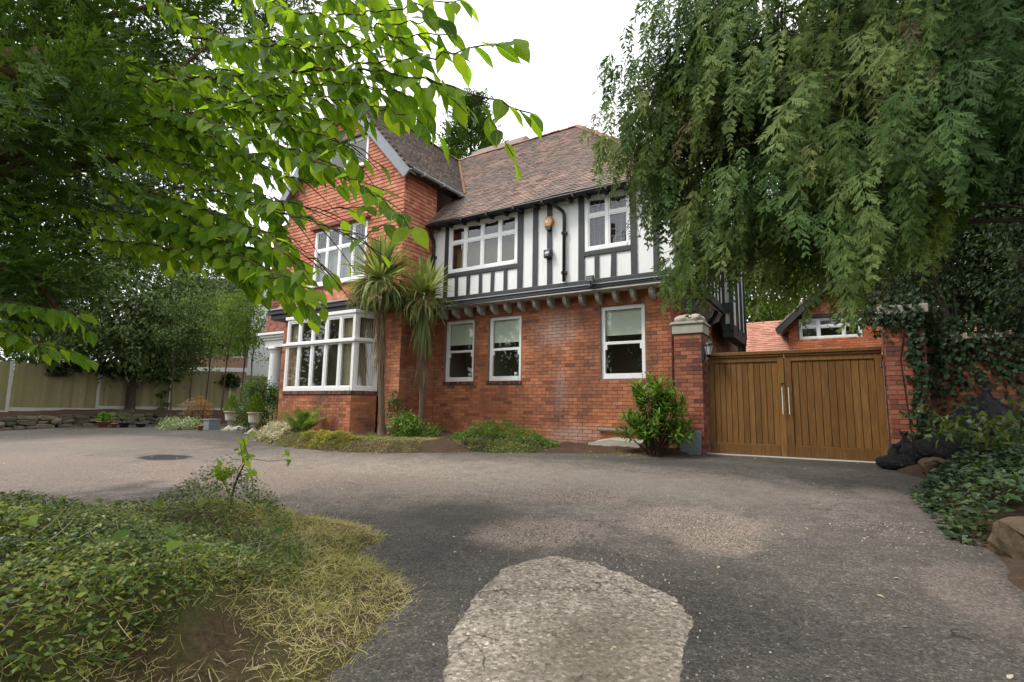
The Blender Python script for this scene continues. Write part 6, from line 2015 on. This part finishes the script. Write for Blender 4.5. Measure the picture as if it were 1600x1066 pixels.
shrub('climbing_hydrangea', 'dark green climber growing up the wall corner behind the taller palm', (-8.80, 9.05, float(h_bed(-8.8, 9.1)) + .45), (.14, .16, .55), 26, 16, .06, .08, HOLLY)
shrub('low_weed', 'small leafy weed at the foot of the shorter palm', (-7.7, 9.0, float(h_bed(-7.7, 9.)) + .1), (.3, .25, .16), 26, 20, .06, .05, LAUREL)
# fern
ft = thing('fern', 'pale green fern with arching fronds below the bay window', 'fern', (-10.9, 8.15, float(h_bed(-10.9, 8.15))))
FP_, FD, FN = [], [], []
for k in range(17):
    az = k * 2.4; el = rng.uniform(.7, 1.35)
    d0 = vec(math.cos(az) * math.cos(el), math.sin(az) * math.cos(el), math.sin(el))
    L = rng.uniform(.65, .9)
    B = bez(vec(*ft.location), vec(*ft.location) + d0 * L * .6, vec(*ft.location) + d0 * L * vec(1.15, 1.15, .85), 20)
    for i in range(2, 20):
        ax = B[min(i + 1, 19)] - B[i - 1]; ax /= np.linalg.norm(ax)
        s = np.cross(ax, [0, 0, 1]); s /= np.linalg.norm(s) + 1e-9
        w = math.sin(PI * (i / 20) ** .7) * .12 + .015
        for sg in (-1, 1): FP_.append(B[i]); FD.append((s * sg + ax * .45) * w); FN.append(np.cross(s, ax))
FP_, FD, FN = map(np.array, (FP_, FD, FN))
FN = np.where(FN[:, 2:3] < 0, -FN, FN)
scatter('frond', [leaf_t(1, .24, 3, .05, .2, .8, .03)], FP_, frames(FD, FN), np.linalg.norm(FD, axis=1) * 1.1, rng.random(len(FP_)), FERN, ft)
YP = [(-10.3, 7.95), (-10.2, 7.5), (-9.4, 7.32), (-8.6, 7.35), (-8.4, 7.7), (-9.2, 7.95)]
tag(carpet('yellow_sedum', YP, h_bed, 5200, .035, L2, YELLOW, .12, pile=lambda x, y: .06 * sstep(0, .2, sdist(YP, x, y))), 'mat of yellow stonecrop at the bed edge before the bay', 'ground cover')
SPp = [(-12.9, 8.5), (-12.5, 7.95), (-11.3, 7.65), (-10.9, 7.9), (-11.4, 8.35), (-12.3, 8.6)]
tag(carpet('pale_seedheads', SPp, h_bed, 4200, .075, [leaf_t(1, .10, 2, 0, .3, .8, .05)] + L2, SILVER, .30), 'tangle of pale silvery stems and seed heads left of the fern', 'ground cover')
tag(carpet('bed_grass', BED, h_bed, 26000, .075, GB, GRASS, .05, edge=-.1, dz=.6, tl=1., mask=lambda x, y: (sdist(BED, x, y) < .75) & (y < 9.3) & (wob(x, y, 1.7, 1) + .25 * (x < -7) > -.15)), 'ragged grass and weeds along the house bed edge', 'grass')
tag(carpet('bed_weeds', BED, h_bed, 1500, .045, L2, LAUREL, .10, mask=lambda x, y: wob(x, y, 2., 1) > .1), 'scattered small weeds in the house bed', 'weeds')
carp = thing('wildflower_clump', 'spindly orange and yellow wildflowers against the left end of the bay', 'flowers', (-12.55, 8.45, float(h_bed(-12.55, 8.45))))
mb = MB(); hp = []
for k in range(60):
    b = vec(-12.6 + rng.normal(0, .22), 8.5 + rng.normal(0, .12), 0); b[2] = float(h_bed(b[0], b[1]))
    e = b + vec(rng.normal(0, .12), rng.normal(0, .1), rng.uniform(.25, .65))
    mb.tube([b, (b + e) / 2 + rng.normal(0, .02, 3), e], .003, 4, False); hp.append(e)
mb.build('stem', STRAW, carp)
hp = np.repeat(np.array(hp), 3, 0) + rng.normal(0, .012, (180, 3))
scatter('flower', L2, hp, frames(rnd_unit(180), rnd_unit(180)), .035, rng.random(180), YELLOW, carp, kind='stuff')
# euonymus, cone conifers in urns, plants in pots
q = at(405, 645, 16.3); q[2] = float(gz(q[0], q[1]))
shrub('euonymus_shrub', 'rounded bright and dark green shrub before the porch column', q + vec(0, 0, .85), (.62, .6, .85), 190, 36, .10, .07, EUON, L2, 10)
for q, lab in ((U1, 'small lime cone-shaped conifer in the left urn'), (U2, 'small lime cone-shaped conifer in the right urn')):
    t_ = thing('cone_conifer', lab, 'conifer', q + vec(0, 0, .6), 'cone conifers in the urns')
    mb = MB(); mb.tube([q + vec(0, 0, .58), q + vec(0, 0, 1.1)], [.02, .005], 6); mb.build('stem', TWIG, t_)
    n = 1500
    tt = rng.random(n) ** .6
    az = rng.uniform(0, 2 * PI, n)
    r = (.015 + .20 * tt) * rng.uniform(.75, 1.05, n)
    P = q + np.stack([r * np.cos(az), r * np.sin(az), 1.22 - .60 * tt], 1)
    d = np.stack([np.cos(az), np.sin(az), np.full(n, 1.3)], 1) + rnd_unit(n) * .4
    scatter('foliage', [leaf_t(1, .22, 2, .1, .1, .6, .05)], P, frames(d, rnd_unit(n)), rng.uniform(.04, .075, n), rng.random(n), CONE, t_)
shrub('potted_plant', 'leafy green plant in the larger terracotta pot', POTS[0] + vec(0, 0, .14), (.24, .24, .16), 26, 18, .06, .09, LAUREL, cat='plant')
shrub('potted_plant', 'thin dead stems with a few leaves in the dark pot', POTS[2] + vec(0, 0, .25), (.3, .3, .28), 12, 10, .05, .08, HOLLY, cat='plant', stems=12)
shrub('variegated_groundcover', 'pale green variegated low plant spreading by the grey planter', at(283, 662, 18.2) * vec(1, 1, 0) + vec(0, 0, .50), (.75, .55, .22), 90, 26, .09, .075, m_leaf('variegated_leaf', [(.10, .16, .06), (.24, .30, .16), (.45, .48, .34)], .25, .5))
shrub('rusty_conifer', 'small dead rust-brown conifer in front of the fence', at(300, 635, 18.8) * vec(1, 1, 0) + vec(0, 0, 1.0), (.28, .28, .45), 40, 26, .09, .09, DEADLEAF, [leaf_t(1, .15, 2, 0, .1, .6, .04)])
shrub('rusty_conifer', 'small orange-brown dying conifer right of the duller one by the fence', at(316, 632, 18.8) * vec(1, 1, 0) + vec(0, 0, 1.05), (.25, .25, .5), 26, 20, .09, .10, RUST, [leaf_t(1, .15, 2, 0, .1, .6, .04)])
for k, (y, z, s, lab) in enumerate(((8.4, 2.62, .35, 'dark ivy clump spilling over the fence top between the first two posts'), (9.7, 2.65, .28, 'ivy tuft on top of the second fence post'), (12.3, 2.55, .30, 'ivy tuft on top of the third fence post'), (15.1, 2.45, .30, 'ivy tuft on top of the fourth fence post'), (10.6, 2.68, .35, 'ivy spilling over the middle of the third fence panel'))):
    shrub('ivy_tuft', lab, (-26.25, y, z), (.22, s * 1.5, s), 26, 18, .09, .11, SHADY, LIVY, 3, 'ivy', 'ivy tufts on the fence')
shrub('climbing_weed', 'thin climbing weed on the fence by the third post', (-26.2, 12.1, 1.5), (.07, .25, .6), 20, 12, .05, .08, HOLLY, LIVY, 4, 'weed')

# ------------------------------------------------------------------ island: vinca mound, dry grass, sapling
def bare(x, y): return (np.hypot((x + 2.2) / .20, (y - 1.38) / .22) + .35 * wob(x, y, 6.) > 1)
VP = [(-7.6, -1.), (-7.2, 1.3), (-5.9, 1.85), (-5.5, 2.4), (-5.6, 3.05), (-4.9, 3.2), (-4.0, 2.9), (-3.05, 2.42), (-2.75, 2.0), (-2.55, 1.6), (-2.3, 1.2), (-2.1, .5), (-2.2, -1.)]
hv = lambda x, y: .42 * np.exp(-(((x + 4.6) / .5) ** 2 + ((y - 2.7) / .32) ** 2)) * rng.uniform(.3, 1., x.shape)
tag(carpet('vinca_carpet', VP, h_isl, 60000, .029, L2, VINCA, .15, mask=lambda x, y: (bare(x, y) & (wob(x, y, 5., 1) + .5 * wob(x, y, 11., 2) > -.75 + .3 * rng.random(x.shape))) & (np.hypot(x, y) < 7.5), tl=.85, pile=hv), 'dense glossy green periwinkle covering the near mound at lower left', 'ground cover')
NV = [(-4.2, -.6), (-4.2, 1.9), (-3.2, 2.1), (-2.6, 1.75), (-2.35, 1.25), (-2.0, .4), (-2.1, -.6)]
tag(carpet('vinca_shoots', NV, h_isl, 12000, .031, L2, VINCA, .16, mask=bare, tl=.85), 'nearest periwinkle shoots at the lower left corner', 'ground cover')
tag(carpet('vinca_stems', VP, h_isl, 1500, .12, [leaf_t(1, .016, 3, 0, .4, 1., .01), leaf_t(1, .02, 3, 0, -.3, 1., .01)], STRAW, .17, mask=bare, pile=hv), 'thin trailing straw-coloured stems among the periwinkle', 'stems')
tag(carpet('island_grass', ISLAND, h_isl, 56000, .064, GB, GRASS, .02, dz=.7, t0=.58, edge=-.02, mask=lambda x, y: (sdist(MOUND, x, y) < .55 * rng.random(x.shape) ** 1.5 + .08) & (np.hypot(x, y) < 8) & (bare(x, y) | (rng.random(x.shape) < .12)), tl=1., up=.4), 'dry straw-mixed grass fringe around the near mound', 'grass')
tag(carpet('straw_litter', ISLAND, h_isl, 6000, .075, GB, STRAW, .015, edge=-.12, mask=lambda x, y: (sdist(MOUND, x, y) < .05) & (np.hypot(x, y) < 6), up=1.), 'loose dead straw lying at the grass edge', 'straw')
n = 26
X = rng.uniform(-5, -2.4, n); Y = rng.uniform(1.0, 2.9, n)
k = sdist(VP, X, Y) > .1
X, Y = X[k], Y[k]
for j, (x, y) in enumerate(zip(X, Y)):
    pass
P = np.stack([X, Y, h_isl(X, Y) + .15], 1)
scatter('maple_seedling_leaves', LIVY, P, frames(np.stack([rng.normal(0, 1, len(X)), rng.normal(0, 1, len(X)), np.full(len(X), -.1)], 1), rnd_unit(len(X)) * .3 + np.array([0, -.3, 1.])), rng.uniform(.06, .10, len(X)), rng.random(len(X)), BRIGHT)
tag(bpy.data.objects['maple_seedling_leaves'], 'scattered larger light green seedling leaves poking out of the periwinkle', 'leaves', kind='stuff')
sp_ = thing('sapling_stump', 'broken-off leafy sapling standing up from the near mound', 'sapling', at(362, 790, 4.5))
def P3(a): return [at(*q) for q in a]
mb = MB()
for pp, r0 in (([(360, 785, 4.5), (368, 755, 4.5), (380, 728, 4.5), (388, 716, 4.5)], .010), ([(388, 716, 4.5), (384, 700, 4.48), (380, 686, 4.46)], .005), ([(388, 716, 4.5), (420, 721, 4.4), (452, 718, 4.3)], .003), ([(373, 745, 4.5), (392, 738, 4.45), (398, 732, 4.4)], .004), ([(388, 718, 4.5), (395, 750, 4.5), (394, 785, 4.5)], .003), ([(362, 780, 4.5), (350, 755, 4.5), (340, 738, 4.5)], .005), ([(366, 765, 4.5), (372, 735, 4.55), (382, 718, 4.5)], .004)):
    mb.tube(P3(pp), list(np.linspace(r0, r0 * .5, len(pp))), 6)
mb.build('stem', BARK, sp_)
PL = np.array([at(380 + rng.normal(0, 5), 705 + rng.normal(0, 11), 4.47) for _ in range(18)] + [at(346 + rng.normal(0, 9), 745 + rng.normal(0, 9), 4.5) for _ in range(30)] + [at(392 + rng.normal(0, 6), 735 + rng.normal(0, 5), 4.42) for _ in range(9)] + [at(448 + rng.normal(0, 8), 716 + rng.normal(0, 3), 4.3) for _ in range(5)])
leaves('foliage', L4, PL, rnd_unit(len(PL)), rng.random(len(PL)) * .9 + .1, .075, BROAD, sp_, -.4)

# ------------------------------------------------------------------ litter on the drive
n = 620
X = rng.uniform(-24, .8, n); Y = rng.uniform(1.5, 10.2, n)
k = (sdist(BED, X, Y) < 0) & (sdist(ISLAND, X, Y) < 0)
X, Y = X[k], Y[k]
scatter('fallen_leaves', L2, np.stack([X, Y, h_drive(X, Y) + .008], 1), frames(np.stack([rng.normal(0, 1, len(X)), rng.normal(0, 1, len(X)), np.zeros(len(X))], 1), rnd_unit(len(X)) * .2 + np.array([0, 0, 1.])), rng.uniform(.02, .05, len(X)), rng.random(len(X)), STRAW)
tag(bpy.data.objects['fallen_leaves'], 'small pale fallen leaves scattered over the drive', 'leaves', kind='stuff')
n = 4200
ctr = np.array([(-2.5, 5.5, .5), (-1.2, 5.0, .5), (-2.25, 4.0, .45), (-.9, 4.5, .4), (-1.2, 2.6, .9), (-1.5, 3.4, .6), (.4, 5.5, .5), (-7, 4.6, 2.2), (-3, 6, 2.5)])
ci = rng.choice(len(ctr), n, p=np.array([.12, .2, .16, .1, .16, .08, .08, .05, .05]))
X = ctr[ci, 0] + rng.normal(0, 1, n) * ctr[ci, 2] * .55; Y = ctr[ci, 1] + rng.normal(0, 1, n) * ctr[ci, 2] * .5
k = (sdist(ISLAND, X, Y) < 0) & (sdist(BED, X, Y) < 0)
X, Y = X[k], Y[k]; n = len(X)
cube = (np.array([(-.5, -.4, -.3), (.5, -.5, -.3), (.4, .5, -.3), (-.5, .4, -.3), (-.3, -.3, .3), (.35, -.25, .25), (.25, .3, .35), (-.3, .3, .25)], float), np.array([(4, 5, 6, 7), (0, 1, 5, 4), (1, 2, 6, 5), (2, 3, 7, 6), (3, 0, 4, 7)]))
g = G('loose_chippings')
GRAV = g.done(g.ramp(g.attr(), [(0, (.10, .085, .07)), (.5, (.24, .20, .165)), (.85, (.36, .31, .27)), (1, (.55, .52, .48))]), .9, .2)
scatter('loose_gravel', [cube], np.stack([X, Y, h_drive(X, Y) + .004], 1), frames(np.stack([rng.normal(0, 1, n), rng.normal(0, 1, n), rng.normal(0, .1, n)], 1), rnd_unit(n) * .2 + np.array([0, 0, 1.])), rng.uniform(.004, .012, n), rng.random(n) ** 1.4, GRAV)
tag(bpy.data.objects['loose_gravel'], 'loose stone chippings lying in the worn hollows of the drive', 'gravel', kind='stuff')
